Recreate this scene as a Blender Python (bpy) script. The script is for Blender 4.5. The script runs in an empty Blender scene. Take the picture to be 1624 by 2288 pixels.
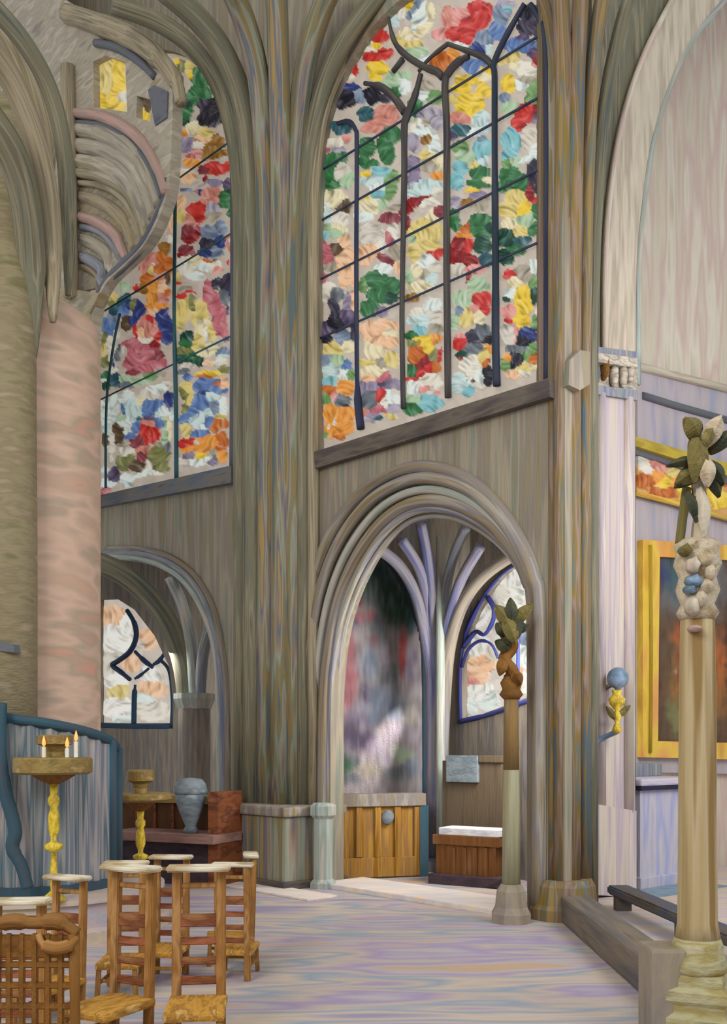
import bpy, bmesh, math, random
from mathutils import Vector, noise
from mathutils.geometry import tessellate_polygon
random.seed(7)
SC = bpy.context.scene
COL = SC.collection
EYE, F, CX, HY = 1.6, 2300.0, 812.0, 1658.0
# ------------------------------------------------------------------ camera, sky, lights, exposure
cam = bpy.data.objects.new('camera', bpy.data.cameras.new('camera'))
COL.objects.link(cam)
cam.location = (0, 0, EYE)
cam.rotation_euler = (math.pi / 2, 0, 0)
cam.data.sensor_fit = 'HORIZONTAL'
cam.data.sensor_width = 36
cam.data.lens = F / 1624 * 36
cam.data.shift_y = (HY - 1144) / 1624
cam.data.shift_x = 0
SC.camera = cam
SC.view_settings.view_transform = 'Standard'
SC.view_settings.look = 'None'
SC.view_settings.gamma = 1
SC.view_settings.use_curve_mapping = False
SC.view_settings.exposure = 0.0
W = bpy.data.worlds.new('daylight'); SC.world = W
W.use_nodes = True
W.node_tree.nodes['Background'].inputs[0].default_value = (0.96, 0.97, 1.0, 1)
W.node_tree.nodes['Background'].inputs[1].default_value = 0.66

def area(name, loc, target, size, power, col=(1, 1, 1)):
    l = bpy.data.lights.new(name, 'AREA'); l.size = size; l.energy = power; l.color = col
    o = bpy.data.objects.new(name, l); COL.objects.link(o); o.location = loc
    o.rotation_euler = (Vector(target) - Vector(loc)).to_track_quat('-Z', 'Y').to_euler()
    return o
# unseen area lamps added high on both sides, standing in for nave daylight
area('nave_fill', (-4.5, -1.5, 7.5), (1.0, 11, 3.5), 4.0, 620, (1.0, 0.97, 0.92))
area('aisle_fill', (5.5, 2.5, 6.5), (1.0, 11, 1.5), 3.0, 160, (0.9, 0.95, 1.0))
# unseen fill lamps added to brighten the chapels, in place of window daylight
area('chapel_fill', (2.0, 11.0, 2.5), (0.0, 13.6, 1.5), 1.0, 105, (1, 0.97, 0.95))
area('left_chapel_fill', (-2.9, 14.6, 2.9), (-2.2, 15.5, 1.2), 0.8, 45, (1, 0.97, 0.95))
area('side_chapel_fill', (4.2, 7.0, 4.5), (3.6, 11.4, 2.6), 2.2, 115, (0.97, 0.96, 1.0))

sl = bpy.data.lights.new('mural_beam_spot', 'SPOT'); sl.energy = 300; sl.spot_size = math.radians(19); sl.spot_blend = .7; sl.color = (1, .9, .86); sl.shadow_soft_size = .05  # unseen spot added inside the chapel to throw a sunbeam on the mural
so = bpy.data.objects.new('mural_beam_spot', sl); COL.objects.link(so); so.location = (0.98, 13.56, 2.75)
so.rotation_euler = (Vector((0.1, 13.80, 1.3)) - so.location).to_track_quat('-Z', 'Y').to_euler()

# ------------------------------------------------------------------ helpers
def lin(c):
    return tuple(((v / 255) / 12.92 if v / 255 <= 0.04045 else ((v / 255 + 0.055) / 1.055) ** 2.4) for v in c)

def at(x, y, Y):
    return Vector(((x - CX) / F * Y, Y, EYE - (y - HY) / F * Y))

def ground(x, Y, z=0.0):
    return Vector(((x - CX) / F * Y, Y, z))

BR = {}
def along(mat):
    """The same painted material with its streaks running along a rib, shaft or moulding."""
    name, cols, scale, bump, rough, spread, metal, dist = BR[mat.name]
    key = name + '_along'
    if key not in bpy.data.materials:
        brush(key, cols, (0.7, max(max(scale), 8) * 1.3, max(max(scale), 8) * 1.3), bump, rough, spread * .78, metal, dist, 'stroke')
    return bpy.data.materials[key]

def brush(name, cols, scale=(7, 7, 0.6), bump=0.35, rough=0.7, spread=0.22, metal=0.0, dist=0.0, attr=None):
    """Brushed paint: several hues of one material in soft streaks along one direction, with a ridged surface."""
    m = bpy.data.materials.new(name); m.use_nodes = True
    BR[name] = (name, cols, scale, bump, rough, spread, metal, dist)
    nt = m.node_tree; N = nt.nodes; L = nt.links
    b = N['Principled BSDF']
    b.inputs['Roughness'].default_value = rough
    b.inputs['Metallic'].default_value = metal
    b.inputs['Specular IOR Level'].default_value = 0.25
    tc = N.new('ShaderNodeTexCoord'); mp = N.new('ShaderNodeMapping')
    src = tc.outputs['Object']
    if attr:
        at_ = N.new('ShaderNodeAttribute'); at_.attribute_name = attr; src = at_.outputs['Vector']
    mp.inputs['Scale'].default_value = scale
    mp.inputs['Location'].default_value = (random.random() * 9, random.random() * 9, random.random() * 9)
    L.new(src, mp.inputs[0])
    n = N.new('ShaderNodeTexNoise'); n.inputs['Scale'].default_value = 1.0
    n.inputs['Detail'].default_value = 2.2; n.inputs['Roughness'].default_value = 0.5
    n.inputs['Distortion'].default_value = dist
    L.new(mp.outputs[0], n.inputs['Vector'])
    r = N.new('ShaderNodeValToRGB'); e = r.color_ramp.elements
    k = len(cols)
    while len(e) < k: e.new(0.5)
    for i, c in enumerate(cols):
        e[i].position = 0.5 - spread + 2 * spread * i / max(1, k - 1)
        e[i].color = (*lin(c), 1)
    L.new(n.outputs['Fac'], r.inputs[0])
    L.new(r.outputs[0], b.inputs['Base Color'])
    mp2 = N.new('ShaderNodeMapping'); mp2.inputs['Scale'].default_value = tuple(s * 7 for s in scale)
    L.new(src, mp2.inputs[0])
    n2 = N.new('ShaderNodeTexNoise'); n2.inputs['Scale'].default_value = 1.0; n2.inputs['Detail'].default_value = 3
    L.new(mp2.outputs[0], n2.inputs['Vector'])
    bp = N.new('ShaderNodeBump'); bp.inputs['Strength'].default_value = bump; bp.inputs['Distance'].default_value = 0.02
    L.new(n2.outputs['Fac'], bp.inputs['Height']); L.new(bp.outputs[0], b.inputs['Normal'])
    return m

def dabmat(name, emit, rough=0.4, base=1.0):
    """Coloured glass or painted canvas: colour from the mesh's own colour layer; lit glass also glows."""
    m = bpy.data.materials.new(name); m.use_nodes = True
    nt = m.node_tree; N = nt.nodes; L = nt.links; b = N['Principled BSDF']
    a = N.new('ShaderNodeAttribute'); a.attribute_name = 'Col'
    if base < 1:
        mx = N.new('ShaderNodeMix'); mx.data_type = 'RGBA'; mx.inputs[0].default_value = base
        mx.inputs[6].default_value = (0, 0, 0, 1); L.new(a.outputs['Color'], mx.inputs[7]); L.new(mx.outputs[2], b.inputs['Base Color'])
    else:
        L.new(a.outputs['Color'], b.inputs['Base Color'])
    if emit:
        L.new(a.outputs['Color'], b.inputs['Emission Color']); b.inputs['Emission Strength'].default_value = emit
    b.inputs['Roughness'].default_value = rough; b.inputs['Specular IOR Level'].default_value = 0.35
    tc = N.new('ShaderNodeTexCoord'); n2 = N.new('ShaderNodeTexNoise'); n2.inputs['Scale'].default_value = 28; n2.inputs['Detail'].default_value = 3
    n2.inputs['Distortion'].default_value = 1.5
    L.new(tc.outputs['Object'], n2.inputs['Vector'])
    bp = N.new('ShaderNodeBump'); bp.inputs['Strength'].default_value = 0.4; bp.inputs['Distance'].default_value = 0.015
    L.new(n2.outputs['Fac'], bp.inputs['Height']); L.new(bp.outputs[0], b.inputs['Normal'])
    return m

def flamemat():
    m = bpy.data.materials.new('flame'); m.use_nodes = True
    b = m.node_tree.nodes['Principled BSDF']
    b.inputs['Base Color'].default_value = (1, .35, .08, 1); b.inputs['Emission Color'].default_value = (1, .33, .08, 1)
    b.inputs['Emission Strength'].default_value = 1.1
    return m

def tag(o, label=None, cat=None, group=None, kind=None):
    if label: o['label'] = label
    if cat: o['category'] = cat
    if group: o['group'] = group
    if kind: o['kind'] = kind
    return o

def thing(name, loc, label, cat, group=None, kind=None, rz=0):
    o = bpy.data.objects.new(name, None); COL.objects.link(o); o.location = loc; o.rotation_euler.z = rz
    o.empty_display_size = 0.1
    return tag(o, label, cat, group, kind)

def base_of(o):
    v = Vector((0, 0, 0))
    while o is not None:
        v += o.location; o = o.parent
    return v

def build(name, bm, mat, parent=None, smooth=False, **t):
    bmesh.ops.recalc_face_normals(bm, faces=bm.faces)
    if bm.verts.layers.float_vector.get('stroke') and mat.name in BR: mat = along(mat)
    if parent is not None: off = base_of(parent)
    else:
        vs = [v.co for v in bm.verts]
        off = Vector(((min(v.x for v in vs) + max(v.x for v in vs)) / 2, (min(v.y for v in vs) + max(v.y for v in vs)) / 2, min(v.z for v in vs)))
    for v in bm.verts: v.co -= off
    me = bpy.data.meshes.new(name); bm.to_mesh(me); bm.free()
    if smooth:
        for p in me.polygons: p.use_smooth = True
    me.materials.append(mat)
    o = bpy.data.objects.new(name, me); COL.objects.link(o)
    if parent is not None: o.parent = parent
    else: o.location = off
    return tag(o, t.get('label'), t.get('cat'), t.get('group'), t.get('kind'))

class Plane:
    """A vertical plane through floor points p and q; d is the distance in front of it, towards the viewer."""
    def __init__(s, p, q, off=0.0):
        s.u = Vector((q[0] - p[0], q[1] - p[1], 0)).normalized()
        s.n = Vector((s.u.y, -s.u.x, 0))
        if s.n.dot(Vector((-p[0], -p[1], 0))) < 0: s.n = -s.n
        s.O = Vector((p[0], p[1], 0)) + s.n * off
    def px(s, x, y, d=0.0):
        r = Vector(((x - CX) / F, 1, -(y - HY) / F)); C = Vector((0, 0, EYE))
        t = (d - s.n.dot(C - s.O)) / s.n.dot(r)
        P = C + r * t
        return ((P - s.O).dot(s.u), P.z)
    def w(s, sz, d=0.0):
        return s.O + s.u * sz[0] + s.n * d + Vector((0, 0, sz[1]))
    def pt(s, x, y, d=0.0):
        return s.w(s.px(x, y, d), d)

def sm(pts, n=6):
    """Catmull-Rom through pixel or space points (open)."""
    out = []; P = [Vector(p) for p in pts]
    for i in range(len(P) - 1):
        p0 = P[max(i - 1, 0)]; p1 = P[i]; p2 = P[i + 1]; p3 = P[min(i + 2, len(P) - 1)]
        for k in range(n):
            t = k / n
            out.append(0.5 * ((2 * p1) + (p2 - p0) * t + (2 * p0 - 5 * p1 + 4 * p2 - p3) * t * t + (3 * p1 - p0 - 3 * p2 + p3) * t ** 3))
    out.append(P[-1])
    return out

def plate(bm, pl, outer, holes, d0, d1):
    """A slab on plane pl between depths d0 (back) and d1 (front); outlines in plane coordinates (s, z)."""
    loops = [outer] + holes
    tri = tessellate_polygon([[Vector((p[0], p[1], 0)) for p in l] for l in loops])
    flat = [p for l in loops for p in l]
    fv = [bm.verts.new(pl.w(p, d1)) for p in flat]; bv = [bm.verts.new(pl.w(p, d0)) for p in flat]
    for a, b, c in tri:
        for V in (fv, bv):
            try: bm.faces.new((V[a], V[b], V[c]))
            except ValueError: pass
    k = 0
    for l in loops:
        n = len(l)
        for i in range(n):
            a, b = k + i, k + (i + 1) % n
            try: bm.faces.new((fv[a], fv[b], bv[b], bv[a]))
            except ValueError: pass
        k += n
    return bm

def slab(pl, outer_px, holes_px, d0, d1):
    bm = bmesh.new()
    return plate(bm, pl, [pl.px(p[0], p[1], d1) for p in outer_px], [[pl.px(p[0], p[1], d1) for p in h] for h in holes_px], d0, d1)

def tube(bm, pts, rad, seg=10, sx=1.0, caps=True):
    P = [Vector(p) for p in pts]; n = len(P)
    R = rad if isinstance(rad, (list, tuple)) else [rad] * n
    if len(R) != n:
        R = [R[0] + (R[-1] - R[0]) * i / (n - 1) for i in range(n)] if len(R) == 2 else [R[min(int(i * len(R) / n), len(R) - 1)] for i in range(n)]
    t0 = (P[1] - P[0]).normalized()
    ref = Vector((0, 0, 1)) if abs(t0.z) < 0.9 else Vector((0, -1, 0))
    a = t0.cross(ref).normalized(); rings = []
    lay = bm.verts.layers.float_vector.get('stroke') or bm.verts.layers.float_vector.new('stroke')
    s = 0.0; k0 = random.random() * 40
    for i in range(n):
        t = (P[min(i + 1, n - 1)] - P[max(i - 1, 0)]).normalized()
        a = (a - t * a.dot(t)).normalized(); b = t.cross(a)
        rings.append([bm.verts.new(P[i] + (a * math.cos(k * 2 * math.pi / seg) * sx + b * math.sin(k * 2 * math.pi / seg)) * R[i]) for k in range(seg)])
        if i: s += (P[i] - P[i - 1]).length
        for k, v in enumerate(rings[-1]): v[lay] = (s + k0, R[i] * math.cos(k * 2 * math.pi / seg) + k0, R[i] * math.sin(k * 2 * math.pi / seg))
    for i in range(n - 1):
        for k in range(seg):
            bm.faces.new((rings[i][k], rings[i][(k + 1) % seg], rings[i + 1][(k + 1) % seg], rings[i + 1][k]))
    if caps:
        bm.faces.new(rings[0]); bm.faces.new(list(reversed(rings[-1])))
    return bm

def lathe(bm, c, prof, seg=24, rot=0.0):
    rings = []
    for r, z in prof:
        rings.append([bm.verts.new((c[0] + r * math.cos(rot + k * 2 * math.pi / seg), c[1] + r * math.sin(rot + k * 2 * math.pi / seg), z)) for k in range(seg)])
    for i in range(len(prof) - 1):
        for k in range(seg):
            bm.faces.new((rings[i][k], rings[i][(k + 1) % seg], rings[i + 1][(k + 1) % seg], rings[i + 1][k]))
    bm.faces.new(rings[0]); bm.faces.new(list(reversed(rings[-1])))
    return bm

def obox(bm, c, u, half, bev=0.0):
    """Box centred on c, its first axis along the horizontal direction u; half sizes (along u, across, up)."""
    u = Vector((u[0], u[1], 0)).normalized(); v = Vector((-u.y, u.x, 0)); c = Vector(c)
    V = [bm.verts.new(c + u * half[0] * a + v * half[1] * b + Vector((0, 0, half[2] * e))) for a in (-1, 1) for b in (-1, 1) for e in (-1, 1)]
    fs = [bm.faces.new([V[i] for i in f]) for f in ((0, 1, 3, 2), (4, 6, 7, 5), (0, 4, 5, 1), (2, 3, 7, 6), (0, 2, 6, 4), (1, 5, 7, 3))]
    if bev:
        es = list({e for f in fs for e in f.edges})
        bmesh.ops.bevel(bm, geom=es, offset=bev, segments=2, affect='EDGES', profile=0.6)
    return bm

def box(c, u, half, bev=0.0):
    return obox(bmesh.new(), c, u, half, bev)

def bar(bm, p, q, w, h, bev=0.0):
    """Squared bar from p to q, w wide and h high (for any slope)."""
    p, q = Vector(p), Vector(q); t = (q - p).normalized()
    ref = Vector((0, 0, 1)) if abs(t.z) < 0.95 else Vector((0, 1, 0))
    a = t.cross(ref).normalized() * w / 2; b = a.cross(t).normalized() * h / 2
    V = [bm.verts.new(P + a * i + b * j) for P in (p, q) for i, j in ((-1, -1), (1, -1), (1, 1), (-1, 1))]
    fs = [bm.faces.new([V[i] for i in f]) for f in ((0, 3, 2, 1), (4, 5, 6, 7), (0, 1, 5, 4), (1, 2, 6, 5), (2, 3, 7, 6), (3, 0, 4, 7))]
    if bev:
        bmesh.ops.bevel(bm, geom=list({e for f in fs for e in f.edges}), offset=bev, segments=2, affect='EDGES')
    return bm

def blob(bm, c, r, seed=0, sub=2, amp=0.25):
    g = bmesh.ops.create_icosphere(bm, subdivisions=sub, radius=1.0)
    for v in g['verts']:
        k = 1 + amp * noise.noise(v.co * 1.8 + Vector((seed * 3.1, seed, 0)))
        v.co = Vector((v.co.x * r[0] * k, v.co.y * r[1] * k, v.co.z * r[2] * k)) + Vector(c)
    return bm

def leaf(bm, p, q, w, bow=0.0, th=0.012):
    """A carved leaf from p to q: a pointed, keeled body with thickness."""
    p, q = Vector(p), Vector(q); n = 8; t = (q - p)
    side = t.cross(Vector((0, 1, 0))).normalized()
    rings = []
    for i in range(n + 1):
        f = i / n
        c = p + t * f + Vector((0, -bow * math.sin(math.pi * f), 0))
        h = max(0.12, math.sin(math.pi * (0.12 + 0.85 * f)) ** 0.8) * w / 2
        rings.append([bm.verts.new(c + side * h), bm.verts.new(c + Vector((0, -th * 1.6, 0))), bm.verts.new(c - side * h), bm.verts.new(c + Vector((0, th, 0)))])
    for i in range(n):
        for k in range(4): bm.faces.new((rings[i][k], rings[i][(k + 1) % 4], rings[i + 1][(k + 1) % 4], rings[i + 1][k]))
    bm.faces.new(rings[0]); bm.faces.new(list(reversed(rings[-1])))
    return bm

def inside(x, y, poly):
    c = False; j = len(poly) - 1
    for i in range(len(poly)):
        xi, yi = poly[i][0], poly[i][1]; xj, yj = poly[j][0], poly[j][1]
        if (yi > y) != (yj > y) and x < (xj - xi) * (y - yi) / (yj - yi) + xi: c = not c
        j = i
    return c

PAL = dict(w=(228, 222, 205), W=(222, 232, 224), n=(196, 184, 172), k=(34, 32, 44), K=(58, 54, 70), r=(200, 52, 46), R=(140, 30, 34), m=(134, 58, 66), p=(222, 150, 140),
           P=(190, 104, 112), o=(232, 152, 62), O=(196, 104, 40), y=(236, 200, 60), Y=(222, 200, 120), c=(232, 220, 178), g=(52, 112, 66), G=(32, 72, 56), e=(112, 152, 92), E=(170, 196, 158),
           t=(48, 88, 98), T=(128, 188, 194), A=(196, 218, 214), b=(92, 122, 174), B=(48, 62, 120), s=(122, 138, 160), l=(140, 128, 152), L=(170, 162, 176), a=(240, 192, 150),
           d=(92, 72, 50), h=(150, 104, 44), q=(126, 128, 76), v=(88, 74, 104), S=(206, 132, 116), u=(104, 112, 118), x=(170, 160, 140), f=(214, 206, 190), F=(240, 238, 228))

def parse(groups):
    out = []
    for x0, y0, k, txt in groups:
        for tok in txt.split(';'):
            tok = tok.strip()
            if not tok: continue
            a = tok.split(',')
            ang = math.radians(float(a[5])) if len(a) > 5 else 0.0
            out.append((x0 + float(a[0]) * k, y0 + float(a[1]) * k, float(a[2]) * k, float(a[3]) * k, a[4], math.cos(ang), math.sin(ang)))
    return out

def dabs(pl, outline, d, groups, bg, cell=5.0, relief=0.018, back=0.03, warp=7.0, mixw=0.35, vbg=14, streak=(0.05, 0.012), soft=0.0):
    """A panel on plane pl made of many dabs of colour, each a raised patch; returns bmesh with a colour layer."""
    D = parse(groups)
    xs = [p[0] for p in outline]; ys = [p[1] for p in outline]
    x0, x1, y0, y1 = min(xs), max(xs), min(ys), max(ys)
    nx = int((x1 - x0) / cell) + 1; ny = int((y1 - y0) / cell) + 1
    bm = bmesh.new(); lay = bm.verts.layers.float_color.new('Col')
    V = {}; BV = {}
    keep = {(i, j) for i in range(nx) for j in range(ny) if inside(x0 + (i + .5) * cell, y0 + (j + .5) * cell, outline)}
    def vert(i, j):
        if (i, j) in V: return V[i, j]
        x = x0 + i * cell; y = y0 + j * cell
        wx = x + warp * noise.noise(Vector((x * .045, y * .045, 3.3))) + warp * .45 * noise.noise(Vector((x * .1, y * .1, 8.1)))
        wy = y + warp * noise.noise(Vector((x * .045, y * .045, 13.7))) + warp * .45 * noise.noise(Vector((x * .1, y * .1, 21.4)))
        best = 9.0; bc = None; bi = 0; sw = .2; sc_ = [v * .2 for v in bg]
        for q, (dx, dy, rx, ry, c, ca, sa) in enumerate(D):
            ex, ey = wx - dx, wy - dy
            if abs(ex) > 90 or abs(ey) > 90: 
                if abs(ex) > max(rx, ry) or abs(ey) > max(rx, ry): continue
            a, b = (ex * ca + ey * sa) / rx, (-ex * sa + ey * ca) / ry
            mm = a * a + b * b
            if soft and mm < 6:
                w_ = math.exp(-mm * soft); sw += w_
                for z_ in range(3): sc_[z_] += PAL[c][z_] * w_
            if mm < best: best, bc, bi = mm, c, q
        st = noise.noise(Vector((x * streak[0], y * streak[1], bi * 1.7))) 
        if soft:
            fine = noise.noise(Vector((x * .16, y * .025, 5.0))) * .7 + noise.noise(Vector((x * .05, y * .03, 9.0))) * .5
            col = [v / sw for v in sc_]
            col = [v + (226 - v) * max(0.0, fine) * mixw if fine > 0 else v * (1 + fine * .3) for v in col]
            h = relief * fine
        elif best < 1.12:
            th = bi * 2.39; ca, sa = math.cos(th), math.sin(th)
            ex, ey = x - D[bi][0], y - D[bi][1]
            p_, q_ = ex * ca + ey * sa, -ex * sa + ey * ca
            p_ += q_ * q_ * .012                                         # the bristles fan out in a curve
            fine = noise.noise(Vector((p_ * .17 + bi, q_ * .035, bi * 5.0))) * .75 + noise.noise(Vector((p_ * .07, q_ * .05, bi * 3.0))) * .55
            wv = max(0.0, fine) * mixw * 1.5; dk = max(0.0, -fine) * 0.5
            col = [(v + (240 - v) * min(.85, wv)) * (1 - dk) for v in PAL[bc]]
            rim = max(0.0, 1 - abs(best - .85) * 5)
            h = relief * (0.45 + 0.4 * max(0.0, 1 - best) + .35 * rim) + relief * 0.6 * fine
        else:
            col = [v + vbg * st for v in bg]; h = 0.0
        vv = bm.verts.new(pl.w(pl.px(x, y, d), d + h)); vv[lay] = (*lin([min(255, max(0, q)) for q in col]), 1)
        V[i, j] = vv
        return vv
    def bvert(i, j):
        if (i, j) in BV: return BV[i, j]
        vv = bm.verts.new(pl.w(pl.px(x0 + i * cell, y0 + j * cell, d), d - back)); vv[lay] = vert(i, j)[lay]; BV[i, j] = vv
        return vv
    for i, j in keep:
        bm.faces.new((vert(i, j), vert(i + 1, j), vert(i + 1, j + 1), vert(i, j + 1)))
        bm.faces.new((bvert(i, j + 1), bvert(i + 1, j + 1), bvert(i + 1, j), bvert(i, j)))
        for (di, dj, a, b) in ((-1, 0, (i, j), (i, j + 1)), (1, 0, (i + 1, j + 1), (i + 1, j)), (0, -1, (i + 1, j), (i, j)), (0, 1, (i, j + 1), (i + 1, j + 1))):
            if (i + di, j + dj) not in keep:
                bm.faces.new((bvert(*a), vert(*a), vert(*b), bvert(*b)))
    return bm

def rpx(r, Y): return r * Y / F
# ------------------------------------------------------------------ materials
M = {}
M['wall'] = brush('wall_stone', [(112, 110, 96), (142, 130, 102), (134, 126, 114), (158, 146, 124), (126, 132, 118), (138, 124, 94)], (8, 8, 0.55), 0.3)
M['pier'] = brush('pier_stone', [(90, 104, 104), (142, 118, 74), (120, 118, 88), (142, 148, 132), (146, 122, 104), (92, 106, 118), (158, 132, 82)], (8, 8, 0.35), 0.35, spread=.2)
M['rightpier'] = brush('brown_pier_stone', [(84, 96, 100), (130, 106, 60), (112, 94, 70), (142, 122, 110), (128, 104, 38), (96, 108, 104), (144, 118, 70)], (9, 9, 0.3), 0.35, spread=.2)
M['rib'] = brush('rib_stone', [(84, 90, 86), (122, 114, 88), (108, 110, 94), (142, 134, 108), (104, 98, 80)], (14, 14, 1.2), 0.35)
M['ribpale'] = brush('pale_rib_stone', [(118, 110, 92), (152, 140, 112), (170, 156, 130), (132, 122, 94), (160, 146, 122)], (14, 14, 1.2), 0.35)
M['apse'] = brush('apse_stone', [(136, 130, 118), (170, 162, 142), (158, 148, 130), (184, 174, 156), (150, 140, 112)], (2, 2, 9), 0.35)
M['apsegold'] = brush('apse_ochre_stone', [(146, 128, 92), (166, 152, 122), (134, 126, 106), (176, 164, 144)], (2, 2, 9), 0.35)
M['pinkband'] = brush('pink_stone', [(176, 142, 130), (158, 138, 124), (190, 150, 140), (150, 140, 128)], (2, 2, 14), 0.3)
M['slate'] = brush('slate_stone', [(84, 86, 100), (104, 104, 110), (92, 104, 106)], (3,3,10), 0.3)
M['bluegrey'] = brush('blue_grey_stone', [(104, 118, 140), (128, 128, 146), (150, 148, 150), (110, 122, 126), (164, 158, 146)], (12,12,1), 0.3)
M['jamb'] = brush('pale_green_stone', [(126, 142, 142), (168, 178, 168), (150, 158, 146), (186, 176, 164), (140, 152, 156)], (9, 9, .7), 0.3)
M['moulding'] = brush('arch_stone', [(112, 100, 88), (142, 126, 98), (128, 122, 120), (158, 150, 136), (134, 118, 86)], (10, 10, 2.0), 0.35)
M['moulding2'] = brush('inner_arch_stone', [(120, 120, 134), (160, 158, 160), (146, 138, 116), (176, 172, 164), (130, 132, 146)], (10, 10, 2.0), 0.3)
M['sill'] = brush('sill_stone', [(80, 72, 66), (106, 98, 86), (92, 82, 76), (72, 66, 66)], (2, 2, 12), 0.4)
M['sillblue'] = brush('blue_sill_stone', [(84, 96, 112), (104, 112, 120), (122, 116, 104), (78, 84, 104)], (2, 2, 12), 0.4)
M['pink'] = brush('rosy_pillar_stone', [(150, 132, 112), (196, 158, 134), (184, 158, 136), (204, 172, 150), (170, 152, 130), (206, 150, 128), (150, 134, 112)], (1.3, 1.3, 4.5), 0.16, spread=.34)
M['olive'] = brush('olive_stone', [(112, 106, 72), (140, 128, 98), (128, 116, 88), (156, 140, 114)], (3, 3, 10), 0.4)
M['chapel'] = brush('chapel_stone', [(128, 118, 108), (150, 140, 124), (118, 112, 104), (138, 134, 134)], (8, 8, 1), 0.3)
M['violet'] = brush('violet_rib_stone', [(84, 90, 128), (122, 122, 150), (146, 138, 140), (104, 112, 134)], (13, 13, 1), 0.3)
M['pilaster'] = brush('lilac_pilaster_stone', [(186, 176, 160), (200, 184, 174), (178, 164, 172), (208, 196, 178), (192, 170, 160)], (9, 9, .35), 0.3)
M['archpale'] = brush('pale_arch_stone', [(184, 172, 152), (204, 192, 170), (172, 160, 140), (208, 186, 166)], (9, 9, 1.0), 0.3)
M['capital'] = brush('capital_stone', [(120, 124, 134), (192, 180, 160), (150, 138, 124), (206, 196, 176), (150, 112, 70)], (4, 4, 14), 0.5)
M['cream'] = brush('cream_wall_plaster', [(196, 180, 160), (206, 196, 174), (200, 176, 164), (214, 206, 186), (190, 178, 156)], (4, 4, .6), 0.4)
M['lilacwall'] = brush('lilac_wall_plaster', [(160, 156, 172), (182, 172, 176), (176, 166, 166), (152, 156, 176)], (5, 5, .8), 0.3)
M['floor'] = brush('floor_stone', [(156, 146, 170), (176, 166, 172), (204, 186, 166), (150, 162, 176), (196, 180, 166), (166, 150, 180), (186, 178, 180), (198, 168, 140)], (0.55, 2.4, 1), 0.2, rough=.42, spread=.2)
M['step'] = brush('sunlit_strip_stone', [(222, 206, 186), (232, 214, 196), (206, 204, 204), (236, 200, 170)], (1.5, 6, 6), 0.3)  # cream tones paint the sunlit strip of floor
M['kerb'] = brush('dark_kerb_stone', [(96, 86, 74), (124, 112, 94), (106, 98, 92), (88, 84, 86)], (9, .8, 9), 0.4)
M['darkkerb'] = brush('slate_rail_wood', [(66, 64, 66), (92, 82, 70), (74, 80, 96), (100, 90, 76)], (8, 1, 8), 0.4)
M['platform'] = brush('platform_stone', [(176, 160, 150), (196, 180, 156), (186, 170, 172), (156, 166, 178)], (1.2, 4, 4), 0.3)
M['lead'] = brush('dark_lead', [(54, 54, 66), (84, 82, 74), (66, 60, 66), (96, 92, 78)], (12,12,2), 0.4)
M['leadnavy'] = brush('navy_lead', [(44, 48, 74), (62, 66, 84), (40, 52, 64)], (6, 6, 1), 0.4)
M['leadteal'] = brush('teal_lead', [(44, 92, 108), (70, 110, 118), (96, 118, 116)], (6, 6, 1), 0.4)
M['leadblue'] = brush('cobalt_lead', [(48, 54, 120), (66, 72, 140), (44, 46, 90)], (6, 6, 6), 0.4)
M['leadpetrol'] = brush('petrol_lead', [(34, 66, 88), (48, 76, 98), (40, 50, 84)], (6, 6, 6), 0.4)
M['screen'] = brush('blue_grey_painted_wood', [(102, 118, 124), (152, 150, 146), (82, 106, 118), (170, 162, 156), (116, 124, 138), (132, 142, 144), (184, 168, 160)], (11, 11, .35), 0.4, spread=.17)
M['teal'] = brush('dark_teal_wood', [(38, 74, 88), (54, 84, 96), (66, 78, 88), (44, 92, 108)], (9, 9, .5), 0.4)
M['gilt'] = brush('gilt_metal', [(196, 160, 40), (236, 206, 66), (176, 148, 48), (246, 222, 90)], (14, 14, 9), 0.4, rough=.35)
M['brass'] = brush('worn_brass', [(120, 104, 58), (150, 128, 70), (132, 108, 60), (186, 156, 96)], (6, 6, 9), 0.4, rough=.4)
M['brown'] = brush('dark_brown_wood', [(70, 42, 20), (96, 62, 28), (82, 52, 30), (116, 78, 40)], (9, 9, 1.4), 0.35)
M['redbrown'] = brush('red_brown_wood', [(108, 56, 28), (132, 76, 44), (92, 50, 30), (150, 96, 66)], (3, 3, 9), 0.35)
M['ledge'] = brush('rosy_ledge_wood', [(120, 88, 78), (150, 116, 104), (104, 72, 62)], (2, 2, 9), 0.35)
M['chairwood'] = brush('honey_chair_wood', [(124, 84, 38), (160, 114, 58), (142, 98, 46), (176, 132, 80), (110, 76, 40)], (12, 12, 3), 0.35)
M['chairslat'] = brush('rust_slat_wood', [(132, 74, 44), (160, 96, 64), (116, 66, 38), (150, 104, 66)], (4, 4, 16), 0.35)
M['armrest'] = brush('pale_worn_wood', [(206, 196, 170), (226, 218, 196), (170, 146, 100), (214, 204, 178)], (3, 3, 16), 0.35)
M['rush'] = brush('rush_weave', [(180, 128, 50), (206, 154, 66), (160, 112, 42), (216, 176, 104)], (22, 5, 20), 0.6)
M['carved'] = brush('carved_brown_wood', [(96, 60, 20), (130, 88, 34), (112, 74, 30), (146, 104, 52)], (8, 8, 5), 0.5)
M['parapet'] = brush('ochre_panel_wood', [(124, 84, 24), (160, 116, 44), (140, 104, 60), (176, 132, 56), (132, 90, 28)], (11, 11, .8), 0.35, spread=.2)
M['altarwood'] = brush('chestnut_wood', [(104, 64, 28), (130, 86, 44), (116, 72, 34), (142, 104, 66)], (12, 12, 1), 0.35)
M['darkpanel'] = brush('umber_panel_wood', [(86, 72, 54), (104, 90, 72), (96, 78, 56)], (12, 12, .8), 0.35)
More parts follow.
